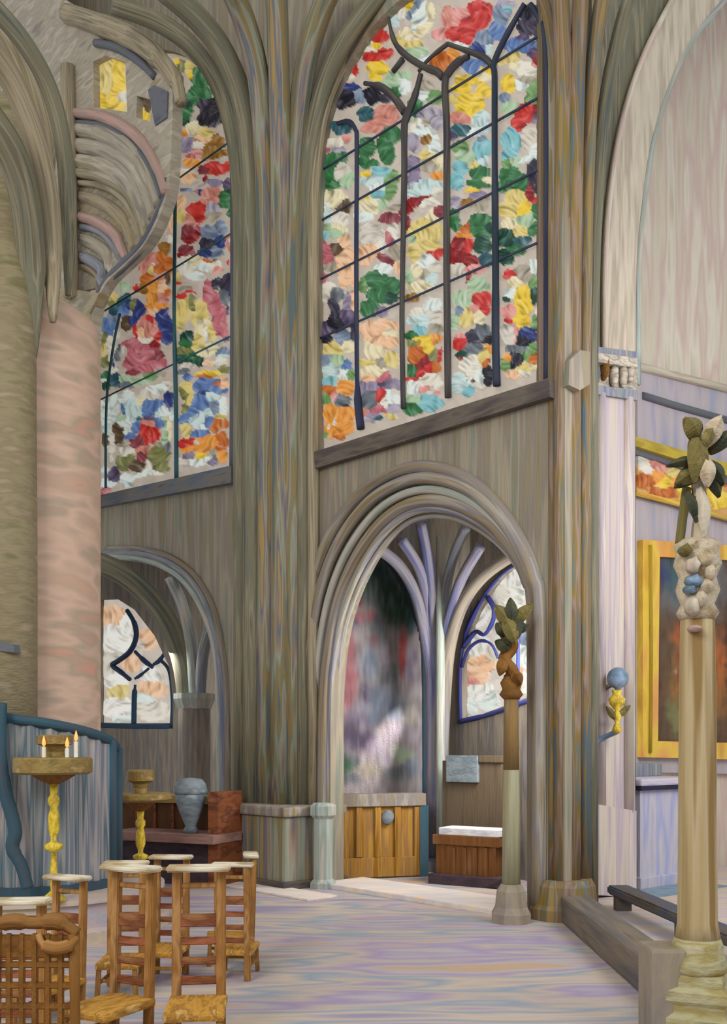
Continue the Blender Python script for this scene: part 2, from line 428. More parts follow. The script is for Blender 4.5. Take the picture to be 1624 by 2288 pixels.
M['cloth'] = brush('white_cloth', [(216, 212, 214), (236, 234, 236), (196, 196, 206)], (4, 4, 12), 0.3)
M['plum'] = brush('plum_step_wood', [(56, 44, 56), (78, 62, 66), (48, 38, 50)], (3, 3, 9), 0.35)
M['urn'] = brush('grey_blue_urn_stone', [(112, 126, 132), (132, 142, 146), (104, 116, 124), (150, 158, 158)], (4, 4, 9), 0.3)
M['stand'] = brush('stand_wood', [(150, 128, 84), (170, 148, 104), (184, 166, 128), (140, 112, 66)], (12, 12, .5), 0.35, spread=.18)
M['standbase'] = brush('stand_pedestal_stone', [(140, 132, 96), (176, 170, 130), (156, 140, 84), (186, 178, 146)], (5, 5, 14), 0.35)
M['block'] = brush('newel_stone', [(136, 124, 104), (150, 138, 118), (128, 120, 112)], (6, 6, 2), 0.35)
M['brownstand'] = brush('umber_stand_wood', [(108, 80, 36), (134, 102, 54), (122, 100, 66), (150, 128, 90)], (12, 12, 1), 0.4)
M['sagestand'] = brush('sage_stand_wood', [(134, 130, 96), (156, 152, 124), (146, 134, 98), (126, 128, 108)], (12, 12, .5), 0.4)
M['leafolive'] = brush('olive_carving', [(92, 82, 36), (120, 106, 56), (104, 96, 52), (140, 122, 70)], (14, 14, 14), 0.5)
M['leafdark'] = brush('dark_green_carving', [(48, 56, 40), (66, 70, 52), (86, 78, 44)], (14, 14, 14), 0.5)
M['leaftan'] = brush('tan_carving', [(160, 138, 104), (188, 170, 140), (200, 186, 160), (144, 124, 92)], (14, 14, 14), 0.5)
M['goldframe'] = brush('gilded_frame_wood', [(206, 152, 60), (226, 190, 70), (222, 156, 84), (196, 150, 40)], (3, 3, 1.2), 0.5, rough=.4)
M['goldcornice'] = brush('gilded_cornice', [(160, 136, 34), (188, 164, 50), (150, 130, 48)], (2, 2, 9), 0.5, rough=.4)
M['altarfront'] = brush('lavender_altar_stone', [(170, 168, 186), (190, 184, 190), (158, 162, 196), (200, 192, 186)], (6, 6, .8), 0.35)
M['altartop'] = brush('lavender_slab_stone', [(170, 168, 188), (196, 190, 200), (184, 180, 184)], (2, 2, 9), 0.35)
M['navyedge'] = brush('navy_edge', [(30, 30, 56), (46, 44, 70)], (3, 3, 9), 0.3)
M['carpet'] = brush('blue_carpet', [(104, 130, 148), (128, 150, 162), (92, 116, 140)], (3, 3, 3), 0.4)
M['globe'] = brush('blue_grey_glass', [(84, 100, 96), (112, 134, 156), (150, 170, 196)], (9, 9, 9), 0.3, rough=.25)
M['wax'] = brush('cream_wax', [(230, 222, 196), (240, 234, 214)], (9, 9, 9), 0.2)
M['flame'] = flamemat()
M['stain'] = dabmat('stained_glass', 0.55, base=.45, rough=.3)
M['clear'] = dabmat('white_glass', 0.72, base=.3)
M['canvas'] = dabmat('painted_surface', 0.0, rough=.6)

# ------------------------------------------------------------------ the setting
WA = Plane((1.58, 9.39), (1.58 - 2153 * .001, 9.39 + 2.300))          # the long aisle wall
FR = dict(kind='structure')

bm = bmesh.new()
v = [bm.verts.new(p) for p in ((-9, -4, 0), (9, -4, 0), (9, 22, 0), (-9, 22, 0), (-9, -4, -.2), (9, -4, -.2), (9, 22, -.2), (-9, 22, -.2))]
for f in ((0, 1, 2, 3), (7, 6, 5, 4), (0, 4, 5, 1), (1, 5, 6, 2), (2, 6, 7, 3), (3, 7, 4, 0)): bm.faces.new([v[i] for i in f])
build('floor', bm, M['floor'], **FR, label='stone floor in lavender, peach and grey flags', cat='floor')

# window and arch outlines, in photograph pixels on the wall plane
LW = [(520, 1042), (521, 700), (520, 360), (512, 268), (492, 212), (462, 170), (430, 140), (395, 118), (340, 112), (260, 150), (200, 280), (186, 500), (186, 1122)]
CWa = [(706, 1008), (703, 800), (706, 560), (712, 330), (728, 250), (760, 170), (800, 100), (850, 40), (905, -10), (980, -60), (1060, -80), (1140, -62), (1190, -20), (1216, 40), (1224, 110), (1226, 400), (1224, 845)]
ARCH = [(738, 2060), (738, 1600), (744, 1480), (764, 1370), (800, 1278), (848, 1200), (905, 1150), (965, 1134), (1030, 1148), (1095, 1186), (1146, 1240), (1178, 1310), (1184, 1400), (1186, 1640), (1186, 2240)]
LARCH = [(492, 2060), (490, 1560), (484, 1450), (462, 1370), (420, 1300), (360, 1262), (300, 1250), (230, 1248), (150, 1262), (80, 1330), (40, 1450), (30, 1600), (30, 2060)]
def smooth_open(l, a, b, n=4):
    return l[:a] + [(p.x, p.y) for p in sm([(q[0], q[1], 0) for q in l[a:b + 1]], n)] + l[b + 1:]
LWs = smooth_open(LW, 2, 11); CWs = smooth_open(CWa, 3, 14); ARs = smooth_open(ARCH, 1, 13); LAs = smooth_open(LARCH, 1, 11)
def zclip(pl, poly, d, zmin=0.0):
    return [(p[0], max(p[1], zmin)) for p in (pl.px(q[0], q[1], d) for q in poly)]
bm = bmesh.new()
SR0 = WA.px(1262, 1600, 0)[0]
def wall_outline(holes_open):
    """Outer outline of the wall with the two arches cut from the floor line upwards."""
    o = [(SR0, 23.0), (SR0, 0.0)]
    for h in holes_open: o += h
    return o + [(13.0, 0.0), (13.0, 23.0)]
big = zclip(WA, ARs, 0); left = zclip(WA, LAs, 0)
big[0] = (big[0][0], 0); big[-1] = (big[-1][0], 0); left[0] = (left[0][0], 0); left[-1] = (left[-1][0], 0)
order = lambda l: l if l[0][0] < l[-1][0] else l[::-1]
plate(bm, WA, wall_outline([order(big), order(left)]), [zclip(WA, LWs, 0), zclip(WA, CWs, 0)], -.2, 0)
build('wall_aisle', bm, M['wall'], **FR, label='grey brown stone aisle wall pierced by two stained windows and two arches', cat='wall')

# ------------------------------------------------------------------ stained glass windows
def window(name, label, cat='window'):
    return name, label, cat
def px_tube(pl, pts, rad, d, bm=None, seg=8, n=5, sx=1.0, curve=True):
    bm = bm or bmesh.new()
    P = [pl.pt(p[0], p[1], d) for p in pts]
    if curve and len(P) > 2: P = sm(P, n)
    r = [rpx(q, (P[0].y + P[-1].y) / 2) for q in (rad if isinstance(rad, (list, tuple)) else [rad, rad])]
    return tube(bm, P, r, seg, sx)

Z = 0.3387
CG = [(690, 0, Z, '''600,60,70,70,w;560,130,40,50,A;640,40,50,55,y;740,110,40,110,W,25;800,70,45,60,c;700,60,30,80,s,30;760,190,90,35,c,-45;600,270,60,50,Y;640,220,40,40,c;700,300,60,40,Y;720,350,75,40,E,15;760,390,40,40,W;
860,230,50,40,p;920,120,40,90,S;1000,130,70,90,p;1030,190,90,100,r;1130,120,60,110,r,30;1100,50,60,50,r;1180,60,50,50,r;970,240,60,40,r;1000,300,60,20,W;1190,45,30,20,G;
1280,100,60,90,s,20;1310,60,35,50,T,20;1240,200,60,70,b;1160,260,60,60,s;1130,320,70,45,B;1190,330,30,50,A;1300,30,60,30,L;1470,90,75,60,k;1460,170,90,60,K;1540,220,50,55,K;1420,260,45,40,v;1400,300,110,60,b;1340,330,40,40,b;1500,340,60,50,v;
400,220,60,60,W;470,240,55,45,r;385,230,35,50,r;390,330,60,30,w;510,350,45,35,r;430,385,70,30,r;450,300,30,30,y;460,450,80,50,y;440,510,50,45,y;290,450,42,50,r;250,500,50,45,w;230,540,40,30,p;265,575,75,28,B;
230,660,90,62,k;340,640,40,50,s;420,630,60,55,k;510,650,45,32,K;390,750,60,50,t;520,760,80,70,S;600,500,80,40,E;560,560,80,50,E;620,560,50,60,W;580,600,40,50,g;
890,420,90,80,O;950,370,60,50,o;850,470,50,30,o;1090,440,80,50,b;1330,390,85,35,Y,-25;1380,440,50,30,c;1450,460,90,50,w;1500,440,40,30,p;1520,400,40,50,R;
1050,530,90,35,y;1000,580,60,40,y;1160,500,60,50,c;1170,470,50,25,y;760,570,60,40,x;740,630,70,40,W;830,640,60,50,e;700,700,50,70,g;800,750,100,40,L;
1060,690,100,70,y;1160,600,55,45,y;1080,740,60,40,y;960,660,40,30,Y;980,780,60,30,S;1140,770,60,40,A;1320,560,50,70,y;1410,560,50,40,W;1500,590,60,60,e;1480,660,60,40,e;1330,710,60,50,E;1300,650,40,40,s;1420,740,70,60,r;1510,740,40,50,R;1440,530,60,30,x'''),
(690, 250, Z, '''220,100,70,45,t;390,30,60,45,t;480,60,110,50,S;420,115,70,30,S;160,210,110,35,w,-20;250,180,40,30,p;120,250,40,20,P;200,250,40,20,L;
170,330,100,60,g,-30;130,420,50,100,g;150,490,60,40,g;220,390,60,60,f;250,450,50,60,E;540,150,70,70,g;380,240,55,70,g;500,220,60,60,g;530,290,55,60,g;410,350,60,30,g;360,310,40,40,g;
490,400,60,40,T;420,450,80,55,A;450,490,60,50,W;380,410,40,25,y;540,490,45,100,e,15;460,530,50,40,T;
690,90,60,60,w;760,120,80,45,W;780,80,50,30,x;840,60,50,60,L;690,210,50,60,L;790,190,40,30,h;830,230,40,70,W;800,290,70,40,Y;800,350,80,50,x;850,420,40,30,o;700,350,55,60,l;700,430,45,50,l;860,340,40,60,c;
780,500,110,50,A;720,530,80,35,A;840,520,50,40,w;720,590,80,35,R,-20;650,640,50,40,R;790,600,80,30,w;860,660,40,40,m;
1000,40,80,40,S;1140,60,60,55,A;1010,120,70,45,t;940,160,40,30,v;1110,140,70,30,W;1180,100,30,40,A;1150,170,30,30,s;1010,230,60,45,e;1040,290,70,40,E;1150,250,55,80,T;1160,330,40,40,A;1000,380,58,55,T;980,460,45,60,T;1130,400,60,70,g;1100,350,40,30,Y;1120,480,80,35,g;1180,460,35,30,c;1090,525,50,15,y;
1340,200,70,90,T;1330,280,60,60,T;1390,80,50,70,r;1430,20,70,50,r;1500,40,40,40,v;1470,180,60,80,f;1500,260,55,50,W;1440,310,80,25,W,-20;1360,330,60,40,E;1310,340,40,40,e;1330,420,80,60,g;1400,470,60,60,g;1290,490,50,40,g;1500,400,60,90,K;1460,530,30,60,R;1510,590,40,25,r;1520,500,40,50,k;
1370,580,70,70,Y;1320,650,80,50,Y;1420,640,50,60,y;1450,720,80,50,E;1330,740,60,40,c;1510,660,40,70,g;1500,750,50,50,g;
170,580,90,60,c;230,620,60,50,d;110,610,40,40,W;110,690,60,40,A;210,710,50,60,w;190,760,70,30,c;400,610,80,70,c;390,570,40,20,y;360,690,60,40,W;540,700,80,40,m;480,610,40,40,E;570,640,60,30,x;420,770,80,30,f;
780,750,100,50,Y;830,690,50,50,c;650,730,30,60,m;970,600,50,40,L;1050,600,40,30,h;1130,600,60,50,x;1120,560,60,30,l;960,710,40,70,g;1130,730,80,60,g;1180,770,60,40,G;1040,770,40,30,O'''),
(690, 500, Z, '''150,40,100,50,E;110,70,40,30,T;200,30,60,40,c;90,190,50,90,P;130,240,40,50,P;240,120,50,50,a;190,170,50,40,d;240,260,60,120,a;250,370,60,60,a;290,510,25,70,a;150,280,50,40,x;80,370,50,50,P;90,460,55,80,f;110,420,60,40,w;190,460,50,40,u;170,560,40,80,K;180,660,60,60,k;270,520,40,70,l;260,620,70,60,v;90,700,70,60,v;110,770,50,30,k;230,740,60,50,s;300,720,30,50,K;
370,210,60,70,a;420,180,40,40,a;420,80,90,60,f;500,130,50,50,w;530,110,40,60,P;560,50,40,60,w;510,240,80,30,m,40;500,300,60,30,W;590,290,30,40,a;570,200,50,50,x;
450,370,80,55,g;540,410,80,60,g;480,470,100,50,g;400,560,60,70,g;540,490,60,40,G;360,400,40,50,e;480,580,60,40,l;
400,700,70,50,a;500,680,90,50,a;540,730,50,60,c;460,770,90,40,a;
770,60,110,70,Y;790,140,90,50,Y;700,200,40,70,Y;690,100,30,40,E;850,200,55,35,r;780,250,60,50,W;820,290,50,50,f;720,310,50,40,c;770,330,50,40,x;740,420,90,40,c;820,370,40,50,A;670,350,40,50,E;680,490,50,30,h;
1050,40,30,60,O;1030,80,60,20,o;1000,140,60,60,R;980,220,70,60,R;1050,150,40,50,r;1070,250,50,50,R;1060,340,20,60,R,15;980,300,50,40,f;1100,300,70,30,p;
1150,130,60,70,G;1140,50,80,60,g;1300,90,80,60,G;1400,110,60,50,t;1370,170,70,40,g;1290,220,60,50,G;1170,240,50,40,t;980,30,40,30,g;1400,50,60,40,Y;1480,40,40,40,g;
1130,410,80,50,E;1010,500,70,60,E;1150,500,60,60,r;1170,560,30,50,r;1100,560,40,30,p;1040,620,55,80,Y;1000,570,30,50,s;960,640,40,60,E;1130,620,40,50,c;
820,540,60,50,W;720,590,60,40,w;740,640,90,50,A;830,620,60,60,f;820,690,60,50,x;740,700,60,40,T;690,740,50,25,g;
1340,340,50,30,r;1420,330,80,60,x;1500,280,40,50,W;1370,400,60,50,c;1350,460,60,40,W;1310,490,40,25,G;1410,460,60,60,y;1420,550,60,60,y;1400,640,60,50,y;1500,390,40,50,e;1500,480,40,60,G;1330,580,60,50,p;1320,640,40,30,r;1500,650,30,40,e;1360,700,20,50,p;1310,710,40,60,f;1450,720,70,50,B;1420,780,70,40,k;1520,570,30,60,f;
1150,720,50,70,u;1180,760,50,40,k;1000,770,50,40,r;760,770,90,40,y;840,760,30,30,o'''),
(690, 740, Z, '''160,120,70,40,Y;270,110,50,35,c;110,190,60,50,s;200,190,60,40,E;250,230,35,40,b;170,260,80,45,A;240,280,40,40,W;130,330,60,30,T;290,290,30,40,e;
250,370,60,50,o;140,400,60,50,O;120,440,50,40,e;170,420,30,40,p;230,460,50,45,u;250,490,30,20,k;180,560,80,60,o;140,540,50,70,o;180,580,30,60,w;230,630,70,60,o;150,660,60,60,o;260,540,50,60,o;130,650,20,40,w;110,690,30,20,e;200,700,50,20,O;
440,120,80,70,c;540,60,50,60,a;400,210,60,30,Y;480,210,50,30,x;550,190,50,50,Y;430,270,90,50,c;410,300,50,40,a;500,310,50,40,P;400,370,70,50,l;550,360,60,50,l;510,350,50,25,v;400,460,60,60,u;480,430,40,50,r;540,440,60,70,W;560,400,40,40,f;510,470,40,40,w;480,520,60,30,P;370,530,40,30,S;430,560,40,30,l;560,510,50,50,L;460,580,40,15,t;550,560,40,20,Y;400,590,50,20,L;
760,60,90,40,y;690,80,40,40,q;830,60,30,30,o;720,150,60,70,O;790,120,50,40,y;830,160,40,50,q;760,210,60,50,R;800,240,50,40,r;700,320,60,20,r;750,280,40,40,r;690,270,40,50,g;840,240,40,40,O;870,160,15,50,r,15;800,330,80,50,w;700,380,50,60,W;770,380,80,30,p;810,400,50,40,f;700,450,60,40,E;790,440,70,40,T;690,510,70,50,g;800,490,90,40,T;860,410,20,30,p;
1000,80,50,45,r;1000,40,40,25,p;1080,110,70,50,u;1100,50,60,50,K;1020,160,50,40,G;1010,180,30,20,R;1060,210,70,70,w;1090,260,60,60,w;1160,170,40,60,Y;1190,110,20,60,o,-15;1180,220,25,40,O;1000,350,60,60,A;1060,330,40,40,W;1130,300,30,60,W;1120,350,50,30,f;1190,300,40,60,k;1050,390,60,30,T;1090,330,30,20,d;
1410,50,70,50,k;1470,30,60,40,B;1330,40,50,70,f;1360,50,12,60,p;1390,120,90,30,u;1480,120,60,40,e;1500,180,50,50,O;1440,170,40,40,e;1370,200,50,60,k;1320,180,30,30,o;1300,230,30,40,e;1430,250,60,35,Y,-25;1350,290,60,25,a;1420,280,50,20,w;1490,230,40,30,c''')]
LG = [(210, 120, 0.2094, '''930,130,45,80,q;900,90,30,40,y;1030,150,60,80,Y;1040,230,40,40,y;1150,270,100,130,g;1130,420,130,80,g;1060,500,60,60,g;1280,570,150,110,k;1250,700,140,80,k;1180,540,80,60,K;970,630,80,120,g;960,720,70,50,G;1000,560,50,40,G;
1060,790,90,60,c;1180,850,110,60,Y;960,840,40,40,o;1000,970,100,90,l;1100,990,70,40,w;1150,930,120,30,a;1280,960,90,50,h;1330,930,80,70,h;1240,1060,130,80,h;1400,1050,60,40,h;1120,1060,60,60,p;1050,1170,110,40,o;1040,1110,60,30,P;
1310,1230,160,65,r;1200,1240,90,50,m;1420,1220,60,60,r;1200,1340,30,40,R;1000,1310,90,60,a;980,1260,60,40,w;1150,1400,120,50,n;1300,1380,90,40,l;1230,1470,140,60,S;1440,1400,40,60,v;1410,1540,90,80,g;1450,1480,40,60,G;1140,1480,20,60,B;1300,1560,80,40,S;1000,1460,80,30,s'''),
(210, 440, 0.2094, '''900,80,70,100,a;930,200,50,80,Y;1100,160,110,110,r;1030,230,70,80,S;1160,110,40,80,r;1270,100,80,90,L;1420,60,80,50,g;1460,170,50,60,g;1280,200,90,50,x;1200,60,60,40,S;1010,390,90,90,m;1050,430,90,80,R;1000,580,90,60,m;950,620,50,40,R;1110,340,30,50,P;
1230,380,90,90,s;1350,320,90,70,s;1340,480,70,80,B;1230,520,90,90,K;1190,600,70,50,B;1290,590,80,70,s;1440,490,25,110,S;1490,560,22,110,A;1450,700,20,40,r;1200,690,50,30,O;1290,690,40,30,d;
830,300,30,90,a;810,440,30,50,w;760,540,60,60,h;620,680,110,90,S;560,760,80,80,S;720,650,60,80,O;800,720,70,90,O;700,760,90,60,O;620,790,30,60,Y;640,700,25,60,w;590,880,90,60,O;700,870,60,50,S;800,880,40,60,d;560,970,70,60,h;640,960,90,60,o;730,960,60,60,a;450,980,40,50,r;640,1080,90,80,o;720,1080,80,60,S;740,1100,50,40,p;790,1020,40,50,O;660,1160,130,50,o;620,1220,90,30,a;
1080,680,80,70,c;1180,740,90,50,W;1000,760,90,90,w;950,720,60,80,f;1300,740,70,50,w;1330,780,60,25,p;900,860,40,40,Y;900,920,40,20,r;1100,850,100,40,W;980,990,90,40,x;940,1050,60,40,r;1040,1020,60,20,r;
1220,1010,70,140,P;1290,1150,80,120,P;1350,1280,80,120,P;1390,1420,50,110,P;1320,1400,40,90,P;1310,930,50,80,K;1430,930,80,90,K;1420,1060,70,100,u;1470,1000,30,130,B;1430,1210,20,50,v;1410,1520,30,40,v;
960,1200,70,130,Y;920,1330,60,90,Y;1050,1140,40,90,q;1150,1230,70,140,Y;1140,1380,70,110,c;1080,1300,50,90,Y;1270,1430,60,120,Y;1190,1430,20,110,F;1230,1340,50,40,c;1000,1500,80,70,G;980,1560,80,50,g;1120,1530,60,80,Y;
330,950,60,60,E;200,1080,60,60,Y;170,1130,50,40,q;310,1110,100,50,t,-40;230,1210,60,50,t;310,1200,60,80,b;430,1160,60,60,q;360,1150,40,60,B;480,1220,80,110,B;430,1330,60,90,B;740,1330,90,110,B;790,1460,70,110,B;760,1250,60,60,B;
570,1390,130,130,S;530,1420,70,110,a;640,1420,50,120,p;600,1320,60,60,r;450,1440,30,80,r;560,1530,90,40,w;690,1500,60,50,r;640,1570,60,50,R;170,1370,100,90,b;210,1290,60,60,s;180,1470,60,40,b;350,1350,60,90,d;250,1480,30,40,w;110,1520,50,80,q;170,1540,40,90,w;400,1570,110,60,P;480,1590,90,60,P'''),
(210, 770, 0.2094, '''450,50,90,60,P;430,180,110,110,P;600,120,110,120,P;680,100,60,90,m;700,200,90,60,P;530,250,140,60,P;430,290,110,30,m;690,20,50,40,R;120,60,40,110,Y;130,170,60,70,q;190,130,30,130,w;200,260,50,40,w;210,40,30,40,F;260,90,25,90,u;220,210,20,60,B;260,200,20,60,n;330,70,30,60,f;
970,70,100,50,q;1050,120,130,60,g;960,160,100,60,G;1120,180,80,50,G;1180,80,90,60,c;1120,30,70,40,Y;1260,50,80,60,c;1380,80,70,50,s;1370,130,70,20,A;1240,200,60,30,a;1350,190,80,40,w;1000,240,80,30,f;950,290,70,30,u;1250,300,170,35,y,-8;1180,340,90,25,O;1390,260,60,40,q;1000,350,60,30,b;
130,330,70,50,g;110,390,50,35,W;220,390,60,80,t;140,450,60,40,G;350,370,120,40,E;500,390,110,40,E;620,330,90,40,e;720,310,60,40,x;320,440,90,30,u;
130,720,70,160,W;110,620,40,60,F;220,650,50,120,W;150,900,60,60,A;210,780,30,60,A;350,560,80,70,W;400,620,70,90,A;440,720,80,90,A;350,850,80,90,W;330,800,60,50,E;420,820,50,60,A;570,540,130,50,f;700,470,130,45,W,-15;490,590,60,50,c;780,430,60,40,f;
640,650,110,80,b;790,600,60,100,B;580,720,80,60,b;600,780,60,40,v;700,830,60,60,b;470,880,60,60,b;400,970,70,40,b;330,690,40,60,b;500,810,40,30,t;740,690,60,80,W;690,750,40,50,A;830,740,30,40,W;
580,930,90,110,r;640,950,60,100,r;600,850,90,50,S;560,1000,50,70,r;480,1050,80,90,m;520,1120,90,60,S;510,1200,60,60,m;770,950,50,170,E;810,900,25,140,c;790,1090,50,50,u;700,1070,50,40,x;
200,1000,30,150,w;170,1130,60,50,w;190,1220,30,40,w;120,1010,40,90,d;270,950,60,130,d;330,1060,90,40,x;370,1130,80,40,w;340,1250,90,80,q;450,1290,90,60,d;700,1200,120,130,q;720,1280,100,80,q;590,1290,40,60,w;320,1330,60,40,q;
120,1330,40,50,W;220,1390,70,70,v;150,1470,100,50,W;120,1560,60,40,P;400,1420,130,40,W,-12;560,1370,140,35,W,-15;650,1370,80,30,w;370,1490,60,30,A;
1000,470,70,90,Y;960,500,60,70,q;1030,590,60,80,Y;980,680,60,60,q;1180,450,110,80,b;1330,460,100,80,b;1290,390,90,40,b;1150,620,110,90,b;1050,720,90,70,b;980,800,60,70,b;1170,500,40,40,B;1280,560,80,60,A;1310,680,90,80,s;1240,720,70,60,A;1110,800,90,100,A;1150,880,60,60,W;1330,420,70,40,O;1400,400,50,70,a;1230,830,70,70,b;1130,960,110,50,b;1390,680,40,110,W;1370,790,60,60,Y;980,930,50,90,Y;
1350,850,90,60,O;1290,900,60,40,O;1030,1040,90,50,r;970,1070,60,40,r;1010,1110,80,50,o;1160,1010,70,50,o;1110,1050,40,40,f;1160,1110,110,80,o;1270,1040,90,70,o;1360,1020,80,80,O;1350,1100,70,60,O;1150,1190,60,40,y;1380,1190,50,80,o;1280,1160,60,40,x;1020,1180,70,50,l;980,1260,90,60,f;1080,1260,110,50,W;1200,1240,90,30,W,-15;1270,1260,70,40,l;1300,1220,30,30,u;950,1300,60,50,n''')]

# --- the tall window in the middle: glass, stone mullions, saddle bars, sill
w1 = thing('window_1', WA.w((2.4, 4.9)), 'tall pointed stained-glass window of five lights above the large arch', 'window', kind='structure')
grow = [(694, 1014), (690, 700), (698, 330), (715, 245), (748, 165), (790, 90), (845, 25), (905, -26), (1060, -100), (1200, -40), (1232, 60), (1240, 400), (1238, 842)]
build('glass', dabs(WA, grow, -.12, CG, (196, 184, 170), cell=3.0, relief=.022), M['stain'], w1)
D = -.07
def mull(pts, r, mat, name='mullion', par=None, d=D): build(name, px_tube(WA, pts, r, d), M[mat], par, smooth=True)
for pts, r, mat in (
    ([(806, 958), (798, 860), (796, 600), (797, 330), (794, 290), (778, 272), (755, 276)], [9, 5, 5, 5, 5, 6, 5], 'leadnavy'),
    ([(901, 912), (898, 700), (903, 400), (903, 290), (908, 262), (925, 220), (940, 165)], [6, 6, 7, 8, 9, 8, 6], 'lead'),
    ([(1001, 888), (998, 600), (998, 300), (994, 190), (1004, 160), (1024, 138), (1046, 126)], [8, 8, 8, 8, 9, 9, 7], 'lead'),
    ([(1110, 862), (1107, 760), (1107, 600), (1105, 330), (1105, 175), (1104, 140), (1130, 82), (1172, 8)], [9, 9, 8, 7, 7, 7, 7, 6], 'leadnavy')):
    mull(pts, r, mat, par=w1)
for pts, r, mat in (
    ([(903, 250), (880, 218), (850, 194), (815, 186)], [9, 8, 8, 5], 'lead'),
    ([(988, 172), (975, 160), (945, 148), (905, 122), (880, 90), (866, 32)], [8, 8, 7, 7, 6, 4], 'lead'),
    ([(1100, 146), (1080, 128), (1050, 116), (1000, 98)], [7, 7, 6, 5], 'lead'),
    ([(1000, 98), (960, 130), (935, 160)], [5, 4, 4], 'lead'), ([(878, 160), (900, 132)], [6, 7], 'lead')):
    mull(pts, r, mat, name='tracery', par=w1)
for a, b in (((1222, 556), (705, 742)), ((1222, 412), (705, 596)), ((1222, 262), (712, 452)), ((1222, 130), (720, 330))):
    pa, pb = WA.pt(*a, -.08), WA.pt(*b, -.08)
    zm = (pa.z + pb.z) / 2; pa.z = pb.z = zm
    build('saddle_bar', bar(bmesh.new(), pa, pb, .014, .02), M['leadnavy'], w1)
build('frame', px_tube(WA, [(1222, 868), (1222, 400), (1220, 110), (1208, 50), (1185, 10)], [8, 8, 8, 7, 6], -.06), M['leadnavy'], w1, smooth=True)
bm = slab(WA, [(700, 1010), (1226, 845), (1228, 868), (1228, 886), (704, 1046)], [], -.3, .09)
build('window_sill', bm, M['sill'], w1)

# --- the left window
w2 = thing('window_2', WA.w((6.5, 5.0)), 'left stained-glass window half hidden behind the apse arches', 'window', kind='structure')
growl = [(530, 1046), (532, 330), (520, 250), (498, 202), (462, 160), (428, 128), (390, 110), (330, 110), (250, 150), (170, 300), (170, 1124)]
build('glass', dabs(WA, growl, -.12, LG, (190, 178, 164), cell=3.0, relief=.025), M['stain'], w2)
mull([(394, 1068), (393, 900), (389, 700), (391, 480), (392, 260), (391, 200)], [5, 5, 4, 4, 4, 3], 'leadteal', par=w2)
mull([(236, 1090), (238, 900), (252, 780), (268, 700)], [3, 3, 3, 3], 'leadteal', par=w2)
for a, b in (((520, 380), (300, 410)), ((520, 600), (190, 655)), ((520, 812), (190, 858))):
    pa, pb = WA.pt(*a, -.08), WA.pt(*b, -.08); pa.z = pb.z = (pa.z + pb.z) / 2
    build('saddle_bar', bar(bmesh.new(), pa, pb, .014, .018), M['leadteal'], w2)
build('frame', px_tube(WA, [(519, 1050), (521, 700), (520, 360), (512, 268), (492, 212)], 7, -.05), M['slate'], w2, smooth=True)
build('window_sill', slab(WA, [(180, 1116), (516, 1040), (516, 1078), (180, 1140)], [], -.3, .09), M['sillblue'], w2)
# ------------------------------------------------------------------ arch mouldings of the two arches
def arc_between(A, B, t):
    return [(a[0] + (b[0] - a[0]) * t, a[1] + (b[1] - a[1]) * t) for a, b in zip(A, B)]
A_IN = [(733, 1985), (736, 1600), (744, 1480), (764, 1370), (800, 1278), (850, 1200), (905, 1152), (965, 1136), (1030, 1148), (1095, 1186), (1146, 1240), (1176, 1300), (1188, 1400), (1190, 2040)]
A_OUT = [(668, 1985), (668, 1600), (676, 1440), (700, 1300), (742, 1190), (804, 1106), (870, 1062), (945, 1044), (1030, 1064), (1100, 1118), (1158, 1200), (1194, 1290), (1206, 1400), (1206, 2040)]
t = thing('trim_1', WA.w((1.5, 0)), 'moulded pointed arch in brown and pale stone leading into the chapel', 'arch', kind='structure')
for f, r, m, d in ((1.0, 15, 'moulding', .02), (.74, 14, 'moulding', .05), (.46, 10, 'jamb', .03), (.2, 14, 'moulding', .02), (0.0, 9, 'moulding2', -.02)):
    P = arc_between(A_IN, A_OUT, f)
    build('moulding', px_tube(WA, P, [r] * 14, d, n=5), M[m], t, smooth=True)
for f, r, d in ((-.16, 8, -.1),):
    P = [p for p in arc_between(A_IN, A_OUT, f)]
    build('moulding', px_tube(WA, P, r, d, n=5), M['moulding2'], t, smooth=True)
B_IN = [(497, 1985), (494, 1600), (486, 1470), (464, 1380), (420, 1304), (360, 1262), (290, 1246), (225, 1246)]
t = thing('trim_2', WA.w((5.0, 0)), 'low moulded arch beneath the left stained window', 'arch', kind='structure')
for f, r, d, m in ((0, 7, .03, 'jamb'), (1, 8, .02, 'bluegrey'), (2, 7, .01, 'moulding')):
    build('moulding', px_tube(WA, [(p[0] + f * 9 - 4, p[1] - f * (10 if p[1] < 1460 else 0)) for p in B_IN], r, d, n=5), M[m], t, smooth=True)

# ------------------------------------------------------------------ clustered pillars with fanning vault ribs
def pillar_shaft(x, Y, rp, z0, z1, mat, par, name='shaft'):
    c = ground(x, Y); r = rpx(rp, Y)
    build(name, lathe(bmesh.new(), c, [(r, z0), (r, (z0 + z1) / 2), (r, z1)], 20), M[mat], par, smooth=False)
def path3(pts):
    return sm([at(*p) for p in pts], 5)
def rib(pts, rp, mat, par, name='rib', seg=12, foot=None, taper=0):
    P = path3(pts)
    if foot is not None:
        P = [at(pts[0][0], y, pts[0][2]) for y in (foot, foot - (foot - pts[0][1]) * .35, foot - (foot - pts[0][1]) * .7)] + P; name = 'shaft_and_rib'
    Ym = sum(p[2] for p in pts) / len(pts)
    build(name, tube(bmesh.new(), P, [rpx(rp, Ym) * min(1.0, .3 + .7 * i / taper) if taper else rpx(rp, Ym) for i in range(len(P))], seg), M[mat], par, smooth=True)

